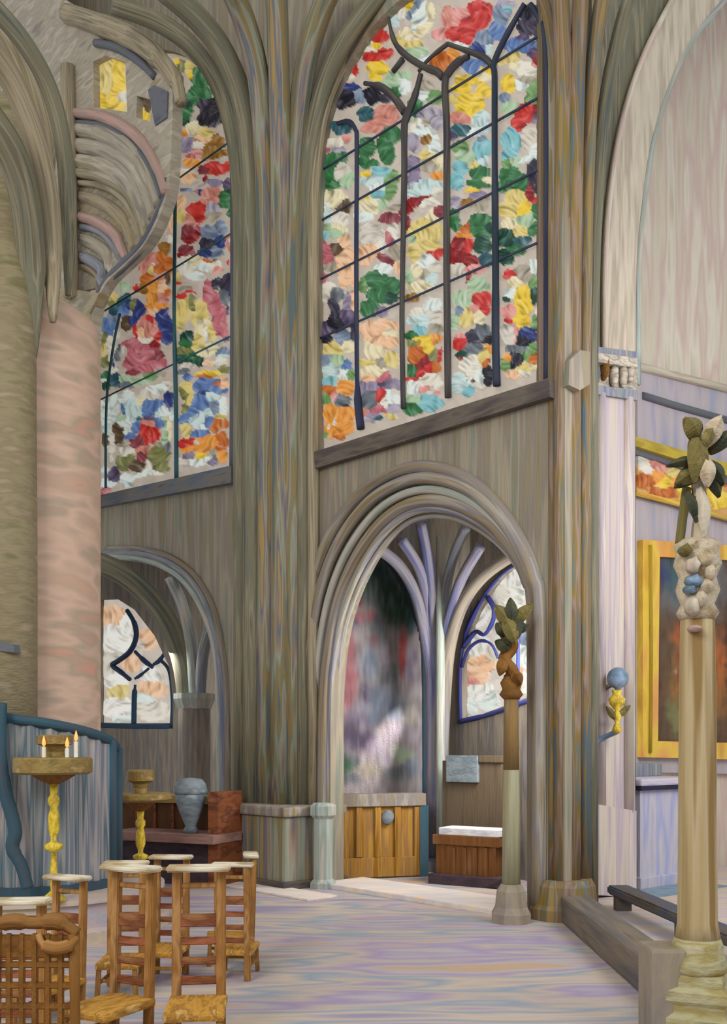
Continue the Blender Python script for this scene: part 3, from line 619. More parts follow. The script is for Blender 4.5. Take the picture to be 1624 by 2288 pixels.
mid = thing('pillar', ground(618, 11.9), 'central clustered pillar of olive and sage shafts fanning into vault ribs between the stained windows', 'pillar')
for pts, r, mt in (
    ([(541, 570, 12.2), (536, 420, 12.2), (522, 300, 12.2), (488, 190, 12.2), (430, 105, 12.1), (350, 48, 12.0), (250, 10, 11.8)], 20, 'rib'),
    ([(566, 570, 12.0), (562, 400, 11.9), (545, 240, 11.7), (500, 120, 11.4), (440, 40, 11.1), (360, -30, 10.8)], 25, 'rib'),
    ([(598, 570, 11.9), (592, 360, 11.7), (578, 180, 11.4), (550, 60, 11.1), (510, -40, 10.7)], 25, 'pier'),
    ([(628, 570, 11.75), (626, 320, 11.5), (622, 120, 11.2), (616, -40, 10.9)], 24, 'pier'),
    ([(655, 570, 11.75), (660, 340, 11.6), (680, 160, 11.3), (712, 40, 11.0), (745, -40, 10.8)], 24, 'pier'),
    ([(680, 570, 11.7), (688, 370, 11.6), (718, 210, 11.4), (770, 90, 11.1), (850, -20, 10.8)], 20, 'rib'),
    ([(700, 570, 11.6), (704, 400, 11.6), (722, 260, 11.5), (764, 150, 11.35), (822, 60, 11.2), (890, -20, 11.0)], 13, 'ribpale')):
    rib(pts, r, mt, mid, foot=1805)
u = WA.u
c = ground(612, 11.95)
build('plinth', box((c.x, c.y, .40), u, (.72, .42, .40), .03), M['pier'], mid)
build('plinth_cap', box((c.x, c.y, .84), u, (.76, .46, .055), .025), M['moulding'], mid)
build('foot', box((c.x, c.y, .04), u, (.77, .47, .045), .015), M['sill'], mid)
# slim jamb shaft with its own small pedestal at the arch
c = ground(722, 11.3)
build('jamb_pedestal', lathe(bmesh.new(), c, [(.15, 0), (.15, .06), (.11, .1), (.11, .76), (.15, .8), (.15, .9), (.12, .93)], 8, .4), M['jamb'], mid)

right = thing('pillar', ground(1262, 9.35), 'brown clustered pillar to the right of the large arch', 'pillar')
pillar_shaft(1199, 9.45, 16, .1, at(1199, 1260, 9.45).z, 'bluegrey', right)
for pts, r, mt in (
    ([(1236, 790, 9.3), (1236, 500, 9.3), (1238, 200, 9.3), (1228, 60, 9.2), (1205, -40, 9.1)], 12, 'rightpier'),
    ([(1254, 790, 9.25), (1256, 450, 9.25), (1258, 150, 9.1), (1250, -40, 8.9)], 19, 'rightpier'),
    ([(1280, 790, 9.3), (1284, 450, 9.25), (1290, 150, 9.1), (1300, -40, 8.9)], 18, 'rightpier'),
    ([(1304, 790, 9.4), (1310, 450, 9.4), (1324, 150, 9.2), (1352, -40, 9.0)], 17, 'rightpier'),
    ([(1322, 790, 9.6), (1330, 500, 9.6), (1350, 240, 9.5), (1386, 60, 9.4), (1420, -40, 9.3)], 15, 'rib')):
    rib(pts, r, mt, right, foot=2030)
c = ground(1258, 9.4)
build('pier_core', box((c.x, c.y + .12, 5.6), (1, 0, 0), (.22, .12, 5.6)), M['rightpier'], right)
bm = lathe(bmesh.new(), c, [(.33, 0), (.33, .1), (.31, .14), (.29, .3), (.26, .36)], 10, .3)
build('plinth', bm, M['rightpier'], right)
PR = Plane(tuple(ground(1262, 9.15)[:2]), tuple(ground(1322, 9.3)[:2]))
build('capital_band', slab(PR, [(1270, 860), (1272, 806), (1296, 782), (1318, 786), (1318, 858), (1296, 872)], [], -.2, .05), M['wall'], right)

# ------------------------------------------------------------------ the round rosy pillar on the left and the apse arches beyond it
rosy = thing('pillar', (-3.224, 9.6, 0), 'thick round rosy stone pillar at the left edge', 'pillar')
zt = at(110, 640, 8.9).z
build('drum', lathe(bmesh.new(), (-3.224, 9.6), [(.75, 0), (.75, 1.8), (.75, 3.6), (.75, zt - .25), (.72, zt - .05), (.5, zt + .12)], 48), M['pink'], rosy, smooth=True)
c = ground(18, 8.75)
build('attached_shaft', lathe(bmesh.new(), c, [(.24, 0), (.24, 3), (.22, 7.0)], 20), M['olive'], rosy, smooth=True)
for pts, r, mt in (
    ([(118, 720, 8.85), (116, 560, 8.8), (104, 420, 8.6), (72, 290, 8.3), (20, 170, 8.0), (-60, 60, 7.6)], 26, 'ribpale'),
    ([(72, 800, 8.8), (70, 600, 8.7), (56, 450, 8.4), (18, 330, 8.1), (-60, 220, 7.8)], 34, 'rib'),
    ([(152, 660, 9.4), (152, 480, 9.4), (142, 330, 9.3), (110, 200, 9.1), (50, 90, 8.8), (-40, -10, 8.5)], 20, 'rib'),
    ([(110, 420, 9.6), (100, 300, 9.5), (60, 160, 9.3), (10, 60, 9.1), (-60, -30, 8.9)], 26, 'ribpale')):
    rib(pts, r, mt, rosy, taper=5)

MP = Plane((WA.O.x, WA.O.y), (WA.O.x + WA.u.x, WA.O.y + WA.u.y), 1.0)
ring = [[(160, 252), (232, 262), (300, 300), (344, 358), (370, 430)],
        [(160, 385), (228, 396), (286, 430), (312, 480), (326, 530)],
        [(160, 482), (212, 494), (256, 524), (272, 556), (282, 578)],
        [(160, 570), (196, 580), (228, 602), (226, 624), (230, 640)]]
rs = [[(p.x, p.y) for p in sm([(q[0], q[1], 0) for q in r], 5)] for r in ring]
edge = [(386, 205), (384, 300), (378, 400), (370, 446), (346, 506), (318, 552), (278, 592), (244, 624), (222, 660), (208, 706), (204, 780)]
es = [(p.x, p.y) for p in sm([(q[0], q[1], 0) for q in edge], 4)]
outer = [(-600, -700), (-100, -500), (60, -180), (130, -10), (210, 40), (300, 80), (360, 130), (385, 170)] + es + [(200, 1060), (-600, 1060)]
hole = [(150, 252)] + rs[0] + [(364, 448), (340, 504), (312, 548), (274, 586), (238, 616), (222, 652), (150, 655)]
t = thing('wall_apse', MP.w((7.5, 5)), 'apse wall of nested receding round arches in the upper left', 'wall', kind='structure')
build('upper_wall', slab(MP, outer, [hole, [(208, 138), (236, 124), (280, 140), (284, 250), (210, 240)], [(306, 214), (338, 222), (336, 272), (304, 262)]], -.14, 0), M['apse'], t)
for i in range(4):
    inner = rs[i + 1][::-1] if i < 3 else [(160, 655)]
    endj = [(366, 448), (342, 504), (326, 536)] if i == 0 else ([(308, 556), (284, 580)] if i == 1 else ([(264, 596), (234, 640)] if i == 2 else []))
    out = [(150, rs[i][0][1] - 4)] + rs[i] + endj + inner + [(150, (rs[i + 1][0][1] if i < 3 else 655))]
    build('arch_band', slab(MP, out, [], -.2, -.05 - .035 * i), M['apse' if i != 1 else 'apsegold'], t)
    build('arch_roll', px_tube(MP, ring[i], [11, 13, 13, 12, 10], .0 - .03 * i), M[['pinkband', 'apsegold', 'pinkband', 'bluegrey'][i]], t, smooth=True)
    build('arch_fillet', px_tube(MP, [(p[0] - (0 if k < 2 else 9), p[1] + 22 - 3 * k) for k, p in enumerate(ring[i])], [7, 8, 8, 7, 6], -.02 - .03 * i), M[['slate', 'ribpale', 'bluegrey', 'olive'][i]], t, smooth=True)
for i in range(3):
    for f in (.28, .55, .82) if i == 0 else (.55,):
        P = arc_between(ring[i], ring[i + 1], f)
        build('arch_roll', px_tube(MP, P, [14, 16, 17, 14, 11] if i else [19, 22, 24, 20, 15], -.075 - .03 * i), M['apse' if (i + int(f * 10)) % 3 else 'apsegold'], t, smooth=True)
build('edge_roll', px_tube(MP, edge[2:9], [11, 12, 12, 11], -.05), M['slate'], t, smooth=True)
build('arch_rim', px_tube(MP, [(150, 30), (214, 52), (290, 84), (350, 126), (392, 180), (404, 230)], [22, 24, 22, 18, 13], .02), M['ribpale'], t, smooth=True)
build('respond', px_tube(MP, [(152, 150), (156, 400), (160, 665)], [18, 17, 16], .06, curve=False), M['ribpale'], t, smooth=True)
YG = [(0, 0, 1, '235,180,30,60,Y;262,180,18,60,y;225,225,25,25,y;255,230,22,22,y;270,215,14,14,f')]
build('clerestory_glass', dabs(MP, [(200, 130), (236, 118), (288, 134), (290, 256), (204, 246)], -.10, YG, (214, 196, 140), cell=4, relief=.01), M['stain'], t)
build('clerestory_glass', dabs(MP, [(300, 206), (344, 216), (342, 280), (298, 268)], -.10, [(0, 0, 1, '318,246,16,30,y;330,230,16,20,d')], (196, 176, 130), cell=4, relief=.01), M['stain'], t)
build('clerestory_shutter', slab(MP, [(344, 190), (374, 204), (372, 262), (346, 280), (330, 200)], [], -.03, .02), M['slate'], t)
build('clerestory_lintel', px_tube(MP, [(214, 96), (262, 106), (310, 136), (344, 170)], [9, 10, 9, 8], .02), M['slate'], t, smooth=True)
build('respond_base', slab(MP, [(120, 640), (222, 655), (200, 700), (196, 900), (120, 900)], [], -.1, .03), M['apsegold'], t)

# ------------------------------------------------------------------ the chapel behind the large arch
F1 = Plane(tuple(ground(735, 13.6)[:2]), tuple(ground(960, 14.0)[:2]))
F2 = Plane(tuple(ground(955, 14.1)[:2]), tuple(ground(1195, 11.7)[:2]))
build('wall_chapel', slab(F1, [(560, 960), (990, 960), (990, 1950), (560, 1950)], [], -.25, 0), M['chapel'], **FR, label='back wall of the chapel seen through the large arch', cat='wall')
RW = [(1028, 1614), (1028, 1480), (1044, 1405), (1084, 1325), (1130, 1272), (1180, 1250), (1226, 1262), (1226, 1540)]
RWs = [RW[0]] + [(p.x, p.y) for p in sm([(q[0], q[1], 0) for q in RW[1:7]], 4)] + [RW[7]]
build('wall_chapel_side', slab(F2, [(950, 1000), (1245, 900), (1245, 2100), (950, 1990)], [RWs], -.3, 0), M['chapel'], **FR, label='side wall of the chapel around the pale window', cat='wall')
w3 = thing('window_3', F2.pt(1105, 1590), 'pale white chapel window with cobalt tracery seen through the large arch', 'window', kind='structure')
WG = [(600, 1200, .4064, '1330,230,80,90,F;1300,300,60,60,w;1360,330,60,70,F;1160,430,60,70,F;1250,330,40,50,f;1150,600,70,60,F;1140,740,80,70,a;1190,700,60,50,a;1150,850,90,60,F;1230,640,40,50,f;1090,930,60,60,W;1220,900,60,60,W;1380,640,50,90,W;1400,800,40,60,F;1380,740,30,30,a;1250,480,50,60,f;1410,560,40,50,s;1120,780,50,40,p;1270,520,30,40,W')]
growr = [(1020, 1622), (1020, 1470), (1036, 1398), (1078, 1316), (1126, 1262), (1180, 1240), (1236, 1252), (1236, 1532)]
build('glass', dabs(F2, growr, -.12, WG, (214, 206, 196), cell=4, relief=.02, mixw=.5), M['clear'], w3)
for nm, pts, r in (('frame', [(1029, 1616), (1029, 1480), (1046, 1405), (1086, 1326), (1132, 1274), (1180, 1252)], [4, 4, 5, 4, 3, 3]),
                   ('frame', [(1026, 1612), (1100, 1594), (1226, 1548)], [6, 5, 5]),
                   ('tracery', [(1036, 1445), (1062, 1412), (1082, 1418), (1100, 1390), (1104, 1360), (1090, 1335)], [6, 5, 4, 5, 6, 6]),
                   ('tracery', [(1032, 1490), (1046, 1452), (1072, 1432), (1098, 1440), (1112, 1470)], [4, 4, 4, 3, 3]),
                   ('tracery', [(1040, 1440), (1044, 1400), (1056, 1372), (1070, 1345)], [6, 4, 4, 3]),
                   ('mullion', [(1158, 1580), (1158, 1420), (1172, 1400), (1186, 1420)], [4, 4, 6, 6])):
    build(nm, px_tube(F2, pts, r, .01), M['leadblue'], w3, smooth=True)

mur = thing('wall_mural', F1.pt(845, 1780), 'dim pointed mural in muted green, red and violet inside the chapel', 'mural')
MG = [(600, 1200, .4064, '600,200,110,110,t;560,260,120,110,u;640,280,90,130,G;680,380,80,120,G;740,400,60,130,G;520,270,70,60,g;780,470,40,80,t;580,330,60,80,u;500,345,28,50,r;560,430,35,40,P;490,440,35,40,P;460,470,40,60,v;440,600,50,110,P;450,780,55,160,P;420,920,50,90,P;580,560,30,50,P;600,520,60,120,u;740,650,30,150,r;740,520,25,50,P;640,640,60,100,L;560,680,60,120,s;660,760,80,70,u;620,900,120,120,s;380,700,40,100,s;370,850,40,70,v;780,700,40,120,l;500,1000,100,100,l;580,980,60,90,s;700,950,90,80,s;440,1080,80,100,v;370,1000,40,70,P;520,1120,90,70,v;380,1200,60,70,t;400,1260,70,60,g;460,1230,50,50,u;600,1150,80,60,L;700,1080,90,45,L,-40;780,980,60,80,f;640,1220,90,60,L;560,1280,100,60,x;740,1200,70,60,E;700,1290,110,60,u;790,1260,50,80,s;450,1330,90,40,u;800,1100,50,60,L;540,860,40,80,v;340,1120,30,60,s')]
MO = [(736, 1790), (736, 1500), (758, 1400), (800, 1310), (850, 1240), (892, 1292), (926, 1372), (944, 1460), (947, 1790)]
build('painted_field', dabs(F1, [(p[0], p[1]) for p in MO], .05, MG, (160, 150, 152), cell=4, relief=.004, mixw=.45, warp=9, soft=3.6), M['canvas'], mur)
build('border', px_tube(F1, [(736, 1790), (736, 1500), (758, 1400), (800, 1310), (850, 1236)], [7, 7, 7, 6, 6], .05), M['ribpale'], mur, smooth=True)
build('border', px_tube(F1, [(850, 1236), (892, 1290), (928, 1372), (946, 1460), (949, 1790)], [6, 8, 8, 6, 6], .05), M['teal'], mur, smooth=True)

col = thing('pillar', ground(972, 12.9), 'slim pale chapel column with violet ribs opening like a palm', 'pillar')
pillar_shaft(968, 12.9, 16, .02, at(968, 1420, 12.9).z, 'violet', col)
pillar_shaft(984, 12.7, 10, .02, at(984, 1200, 12.7).z, 'jamb', col)
for pts, r, mt in (
    ([(968, 1640, 12.95), (964, 1520, 12.92), (946, 1400, 12.85), (925, 1320, 12.7), (890, 1262, 12.5), (846, 1226, 12.2)], 13, 'violet'),
    ([(968, 1560, 12.93), (964, 1440, 12.9), (956, 1350, 12.8), (936, 1270, 12.5), (896, 1205, 12.1)], 12, 'violet'),
    ([(970, 1430, 12.9), (964, 1320, 12.7), (954, 1240, 12.4), (940, 1170, 12.1)], 12, 'violet'),
    ([(982, 1600, 12.85), (990, 1460, 12.8), (1004, 1380, 12.6), (1030, 1296, 12.2), (1072, 1222, 11.7)], 12, 'violet'),
    ([(990, 1400, 12.8), (998, 1310, 12.6), (1014, 1240, 12.2), (1040, 1180, 11.8)], 11, 'bluegrey'),
    ([(988, 1720, 12.85), (994, 1560, 12.8), (1006, 1440, 12.7), (1034, 1350, 12.4), (1082, 1284, 12.0), (1150, 1236, 11.4)], 14, 'chapel')):
    rib(pts, r, mt, col)
build('foot', lathe(bmesh.new(), ground(974, 12.82), [(.17, 0), (.17, .1), (.12, .16)], 8), M['violet'], col)
for k, (x0, x1) in enumerate(((800, 1000), (960, 1200))): pass
build('ceiling', slab(Plane(tuple(ground(720, 13.35)[:2]), tuple(ground(1100, 13.0)[:2])), [(800, 1235), (848, 1225), (880, 1245), (905, 1285), (930, 1340), (952, 1420), (972, 1440), (990, 1400), (1016, 1320), (1050, 1260), (1090, 1216), (1180, 1160), (1180, 1030), (780, 1030)], [], -.1, 0), M['chapel'], **FR, label='grey brown web of the chapel vault above the ribs', cat='vault')

# ------------------------------------------------------------------ the chapel behind the low left arch
LB = Plane((WA.O.x, WA.O.y), (WA.O.x + WA.u.x, WA.O.y + WA.u.y), -2.2)
LRW = [(222, 1626), (222, 1340), (262, 1338), (300, 1362), (345, 1420), (378, 1490), (386, 1560), (386, 1628)]
build('wall_left_chapel', slab(LB, [(60, 1000), (640, 1000), (640, 1920), (60, 1900)], [LRW], -.25, 0), M['chapel'], **FR, label='brown grey wall under the small left chapel window', cat='wall')
w4 = thing('window_4', LB.pt(304, 1620), 'white left chapel window with dark petrol tracery', 'window', kind='structure')
WL = [(0, 1300, .4064, '620,200,80,60,a;640,310,90,110,F;620,400,80,40,f;820,320,60,60,a;720,440,50,50,a;650,600,60,50,Y;630,540,70,50,F;640,690,90,60,F;840,590,80,60,a;830,510,70,40,F;800,640,70,40,W;840,710,90,60,w;590,480,50,50,f;900,500,50,60,f;760,350,30,60,f;670,750,60,30,W;690,240,40,70,F')]
build('glass', dabs(LB, [(190, 1636), (190, 1320), (262, 1326), (306, 1352), (352, 1412), (388, 1486), (398, 1560), (398, 1636)], -.1, WL, (204, 192, 180), cell=4, relief=.02, mixw=.5), M['clear'], w4)
for nm, pts, r in (('frame', [(218, 1622), (300, 1624), (382, 1624)], [8, 8, 8]), ('frame', [(384, 1622), (386, 1560), (378, 1500), (362, 1478)], [5, 5, 4, 4]),
                   ('mullion', [(299, 1620), (300, 1560), (302, 1530)], [6, 6, 3]),
                   ('tracery', [(284, 1364), (300, 1392), (304, 1424), (290, 1456), (262, 1478), (250, 1486), (268, 1500), (290, 1518)], [5, 6, 6, 6, 6, 5, 6, 5]),
                   ('tracery', [(302, 1456), (322, 1476), (340, 1490)], [4, 6, 5]), ('tracery', [(332, 1494), (312, 1510), (302, 1516)], [3, 4, 3]), ('tracery', [(370, 1456), (356, 1476), (344, 1484)], [4, 5, 4])):
    build(nm, px_tube(LB, pts, r, -.05), M['leadpetrol'], w4, smooth=True)
rc = thing('pillar', ground(434, 14.4), 'half column with small capital inside the left chapel', 'pillar')
pillar_shaft(434, 14.4, 36, 0, at(434, 1580, 14.4).z, 'chapel', rc)
build('capital', lathe(bmesh.new(), ground(434, 14.4), [(rpx(38, 14.4), at(0, 1584, 14.4).z), (rpx(46, 14.4), at(0, 1562, 14.4).z), (rpx(46, 14.4), at(0, 1550, 14.4).z)], 8, .3), M['jamb'], rc)
for pts, r, mt in (
    ([(420, 1560, 14.4), (408, 1480, 14.4), (380, 1400, 14.4), (330, 1330, 14.4), (270, 1280, 14.3), (200, 1250, 14.2)], 24, 'rib'),
    ([(434, 1560, 14.3), (428, 1450, 14.2), (410, 1360, 14.0), (380, 1290, 13.8)], 13, 'jamb'),
    ([(446, 1560, 14.3), (454, 1460, 14.1), (474, 1390, 13.9), (500, 1330, 13.6)], 13, 'bluegrey')):
    rib(pts, r, mt, rc)

# ------------------------------------------------------------------ the right-hand chapel: pilaster, arch, wall
PO = ground(1330, 10.2)
PB = Plane((PO.x, PO.y), (PO.x + .78, PO.y + .626))
IN = [(1420, 2010), (1420, 860), (1422, 600), (1432, 470), (1452, 330), (1486, 210), (1530, 110), (1590, 30), (1660, -40), (1800, -120)]
ins = [IN[0]] + [(p.x, p.y) for p in sm([(q[0], q[1], 0) for q in IN[1:]], 5)]
bm = slab(PB, [(1322, 2020)] + [(1322, -500), (1860, -700), (1860, -150)] + ins[::-1], [], -.3, 0)
build('wall_side_chapel_arch', bm, M['rib'], **FR, label='olive wall above the pale side chapel arch at the upper right', cat='wall')
t = thing('trim_3', PB.pt(1385, 800), 'pale round arch band springing from the carved capital at the right', 'arch', kind='structure')
OUT = [(1352, 860), (1352, 600), (1362, 440), (1386, 290), (1424, 160), (1474, 50), (1540, -60), (1620, -140), (1760, -230)]
outs = [(p.x, p.y) for p in sm([(q[0], q[1], 0) for q in OUT], 5)]
build('arch_band', slab(PB, outs + ins[1:][::-1], [], -.3, .05), M['archpale'], t)
build('arch_roll', px_tube(PB, [(p[0] + 4, p[1]) for p in IN[1:]], [7] * 9, .04), M['jamb'], t, smooth=True)
build('arch_roll', px_tube(PB, OUT, [6] * 9, .05), M['cream'], t, smooth=True)

pil = thing('pillar', PB.w((.3, 0), 0), 'lilac and cream pilaster with a carved capital beside the gilded altarpiece', 'pillar')
build('shaft', slab(PB, [(1332, 1800), (1332, 880), (1418, 890), (1418, 1815)], [], -.2, .1), M['pilaster'], pil)
build('shaft_roll', px_tube(PB, [(1342, 1810), (1342, 880)], 12, .1, curve=False), M['pilaster'], pil, smooth=True)
build('shaft_roll', px_tube(PB, [(1402, 1815), (1402, 890)], 14, .1, curve=False), M['pilaster'], pil, smooth=True)
zb = .08
bm = slab(PB, [(1328, 2000), (1328, 1796), (1422, 1812), (1422, 2004)], [], -.2, .16)
build('plinth', bm, M['pilaster'], pil)
for a, b, d, m in ((878, 858, .14, 'bluegrey'), (860, 806, .1, 'capital'), (806, 786, .18, 'capital'), (788, 772, .14, 'bluegrey')):
    build('capital_block', slab(PB, [(1318, a), (1318, b), (1424, b + 14), (1424, a + 16)], [], -.2, d), M[m], pil)
for x, y, m in ((1352, 820, 'carved'), (1392, 838, 'capital'), (1330, 836, 'slate'), (1372, 842, 'capital'), (1408, 826, 'capital')):
    c = PB.pt(x, y, .14)
    build('carved_leaf', blob(bmesh.new(), c, (.045, .05, .13), x), M[m], pil, smooth=True)

SW = Plane((PO.x, PO.y), (PO.x + .78, PO.y + .626), -.75)
build('wall_side_chapel', slab(SW, [(1330, 2000), (1330, -600), (1900, -900), (1900, 2100)], [], -.2, 0), M['cream'], **FR, label='cream plaster wall inside the side chapel', cat='wall')
t = thing('trim_4', SW.pt(1520, 900), 'lilac moulded string course across the side chapel wall above the gilded cornice', 'moulding', kind='structure')
build('frieze', slab(SW, [(1424, 822), (1700, 890), (1700, 1060), (1424, 985)], [], -.02, .05), M['lilacwall'], t)
build('upper_molding', px_tube(SW, [(1422, 818), (1500, 838), (1700, 888)], 9, .06, curve=False), M['archpale'], t, smooth=True)
build('lower_molding', px_tube(SW, [(1436, 884), (1500, 904), (1700, 960)], 8, .06, curve=False), M['slate'], t, smooth=True)
# ------------------------------------------------------------------ altarpiece and altar in the side chapel
ap = thing('altarpiece', SW.pt(1520, 1700), 'gilt-framed dark altar painting under a gold cornice on the side chapel wall', 'altarpiece')
build('back_panel', slab(SW, [(1412, 1010), (1700, 1085), (1700, 1730), (1412, 1725)], [], .0, .08), M['lilacwall'], ap)
build('cornice', slab(SW, [(1406, 972), (1700, 1056), (1700, 1086), (1406, 992)], [], .05, .22), M['goldcornice'], ap)
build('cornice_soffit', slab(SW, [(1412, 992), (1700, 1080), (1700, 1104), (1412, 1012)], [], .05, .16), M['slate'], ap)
FG = [(1200, 700, .262, '900,1430,100,60,O;1040,1400,70,70,o;1080,1440,80,60,y;1170,1470,60,60,o;1000,1520,60,40,O;1120,1530,80,40,O;1250,1520,80,60,y;900,1270,60,60,f;1000,1270,60,50,S;1060,1330,60,50,p;930,1330,70,40,w;1150,1360,80,40,Y;1500,1500,80,80,y;1560,1600,80,80,y;1450,1450,80,60,O;1350,1480,60,80,p;1600,1400,60,80,O')]
build('gilded_frieze', dabs(SW, [(1424, 1014), (1680, 1080), (1680, 1176), (1424, 1100)], .13, FG, (206, 160, 96), cell=4, relief=.02), M['canvas'], ap)
build('gold_fillet', px_tube(SW, [(1422, 1102), (1500, 1122), (1690, 1178)], 6, .15, curve=False), M['goldframe'], ap, smooth=True)
fr = build('gold_frame', slab(SW, [(1436, 1206), (1690, 1222), (1690, 1698), (1436, 1692)], [[(1474, 1244), (1640, 1252), (1640, 1660), (1470, 1656)]], .06, .16), M['goldframe'], ap)
build('inner_moulding', px_tube(SW, [(1452, 1682), (1454, 1450), (1452, 1218)], 5, .165, curve=False), M['goldcornice'], fr, smooth=True)
PG = [(1200, 1250, .262, '1080,120,40,120,B;1180,150,90,180,t;1150,350,100,150,u;1110,500,70,150,d;1260,120,70,150,u;1500,200,120,250,u;1120,760,90,200,d;1080,700,60,200,d;1200,680,70,120,O;1240,640,30,160,R;1180,900,80,120,h;1170,1100,90,120,h;1230,900,40,150,R;1090,1000,60,250,d;1150,1280,60,120,q;1200,1420,70,100,q;1090,1400,60,120,d;1540,900,60,250,O;1540,1200,60,250,h;1550,1450,60,150,d;1400,700,120,250,d;1380,1100,120,250,d;1380,1450,120,150,d;1165,1120,18,25,P;1170,960,20,20,w')]
build('canvas', dabs(SW, [(1464, 1236), (1650, 1244), (1650, 1668), (1462, 1664)], .12, PG, (84, 56, 36), cell=4, relief=.004, mixw=.08, warp=12, soft=1.6), M['canvas'], ap)
al = thing('altar', PB.w((1.05, .1)), 'lavender stone altar block with a navy-edged slab in the side chapel', 'altar')
zt = PB.pt(1460, 1752, .0).z; zs = PB.pt(1460, 1735, .0).z
a0 = PB.px(1427, 1760, 0)[0]; a1 = a0 + 1.0
def pbox(s0, s1, d0, d1, z0, z1, m, nm, par, bev=.0):
    p = PB.w(((s0 + s1) / 2, (z0 + z1) / 2), (d0 + d1) / 2)
    build(nm, box(p, PB.u, ((s1 - s0) / 2, (d1 - d0) / 2, (z1 - z0) / 2), bev), M[m], par)
pbox(a0 + .02, a1, -.62, .0, .1, zt - .06, 'altarfront', 'front', al)
pbox(a0 - .02, a1, -.64, .05, zt - .06, zt - .015, 'navyedge', 'slab_edge', al, .01)
pbox(a0 - .03, a1, -.64, .06, zt - .015, zt + .06, 'altartop', 'slab', al, .02)
pbox(a0 + .0, a1, -.66, -.42, zt + .06, zt + .2, 'bluegrey', 'gradine', al, .01)
pbox(a0 - .02, a1, -.6, .04, .08, .2, 'altarfront', 'foot', al, .01)

# wall lamp on the pilaster
wl = thing('wall_lamp', PB.pt(1374, 1640, .12), 'small gilt wall lamp with a blue-grey globe on the lilac pilaster', 'lamp')
build('globe', lathe(bmesh.new(), PB.pt(1380, 1515, .28)[:2], [(.005, PB.pt(0, 1545, .25).z)] + [(.105 * math.sin(math.pi * k / 10), PB.pt(1380, 1515, .28).z - .105 * math.cos(math.pi * k / 10)) for k in range(1, 10)] + [(.005, PB.pt(1380, 1515, .28).z + .105)], 20), M['globe'], wl, smooth=True)
bm = bmesh.new(); c = PB.pt(1378, 1560, .28)
z = lambda y: PB.pt(1378, y, .28).z
lathe(bm, c[:2], [(.015, z(1640)), (.05, z(1632)), (.02, z(1615)), (.045, z(1600)), (.02, z(1588)), (.07, z(1574)), (.085, z(1562)), (.04, z(1552)), (.05, z(1542))], 14)
build('stem', bm, M['gilt'], wl, smooth=True)
build('bracket', tube(bmesh.new(), sm([PB.pt(1336, 1570, .05), PB.pt(1352, 1540, .12), PB.pt(1372, 1528, .26)]), .022, 8), M['leaftan'], wl, smooth=True)
build('bracket', tube(bmesh.new(), sm([PB.pt(1324, 1668, .08), PB.pt(1346, 1650, .14), PB.pt(1376, 1636, .27)]), .026, 8), M['globe'], wl, smooth=True)
build('leaf', leaf(bmesh.new(), PB.pt(1382, 1600, .28), PB.pt(1408, 1576, .32), .07), M['leafolive'], wl)
build('leaf', leaf(bmesh.new(), PB.pt(1374, 1606, .28), PB.pt(1354, 1578, .32), .07), M['leafolive'], wl)

# raised floor of the side chapel with its kerb, a second step beam, and a strip of blue carpet
bm = bmesh.new()
v = [bm.verts.new((x, y, zz)) for zz in (0.0, .08) for x, y in ((1.95, 5.6), (6.5, 5.6), (6.5, 14), (2.95, 11.6), (1.95, 9.6))]
bm.faces.new(v[:5]); bm.faces.new(v[5:])
for k in range(5): bm.faces.new((v[k], v[(k + 1) % 5], v[5 + (k + 1) % 5], v[5 + k]))
build('trim_5', bm, M['platform'], **FR, label='raised pale stone floor of the side chapel', cat='platform')
build('trim_6', box((1.88, 7.6, .12), (0, 1, 0), (1.95, .13, .12), .03), M['kerb'], **FR, label='dark stone kerb running from the brown pillar to the near post', cat='kerb')
rb = thing('kneeling_rail', (2.46, 8.1, .08), 'low dark wooden kneeling rail behind the stone kerb', 'rail')
build('beam', bar(bmesh.new(), (2.33, 9.45, .25), (2.62, 6.3, .25), .2, .08, .015), M['darkkerb'], rb)
for k in (0, .5, 1): build('foot', bar(bmesh.new(), (2.34 + .26 * k, 9.3 - 2.8 * k, .08), (2.34 + .26 * k, 9.3 - 2.8 * k, .215), .14, .1), M['darkkerb'], rb)
c = PB.w((.95, .086), .28)
build('carpet_strip', box(c, PB.u, (.62, .2, .008)), M['carpet'], label='strip of blue carpet before the lavender altar', cat='carpet')

# ------------------------------------------------------------------ the two carved candle stands
def leaves(par, Y, specs):
    for x0, y0, x1, y1, w, m, dy in specs:
        build('carved_leaf', leaf(bmesh.new(), at(x0, y0, Y + dy), at(x1, y1, Y + dy - .03), rpx(w, Y), .04, .02), M[m], par, smooth=False)
NY = 5.7
ns = thing('candle_stand', ground(1560, NY), 'tall pale carved post topped with olive leaves at the right edge, nearest the viewer', 'stand')
cx = ground(1558, NY)
zz = lambda y: at(0, y, NY).z
build('shaft', lathe(bmesh.new(), cx, [(.125, zz(2100)), (.108, zz(2060)), (.104, zz(1900)), (.1, zz(1600)), (.094, zz(1420)), (.09, zz(1370))], 24), M['stand'], ns, smooth=True)
build('base_moulding', lathe(bmesh.new(), cx, [(.15, zz(2170)), (.165, zz(2160)), (.15, zz(2140)), (.135, zz(2125)), (.14, zz(2112)), (.12, zz(2092))], 24), M['standbase'], ns, smooth=True)
build('pedestal', lathe(bmesh.new(), cx, [(.25, 0), (.25, .10), (.225, .13), (.225, zz(2235)), (.25, zz(2225)), (.25, zz(2205)), (.21, zz(2195)), (.21, zz(2180)), (.2, zz(2170))], 4, math.radians(20)), M['standbase'], ns)
build('newel_block', box((1.665, 5.74, .22), (0, 1, 0), (.14, .1, .25), .02), M['block'], **FR, label='plain stone block ending the kerb beside the near carved post', cat='block')
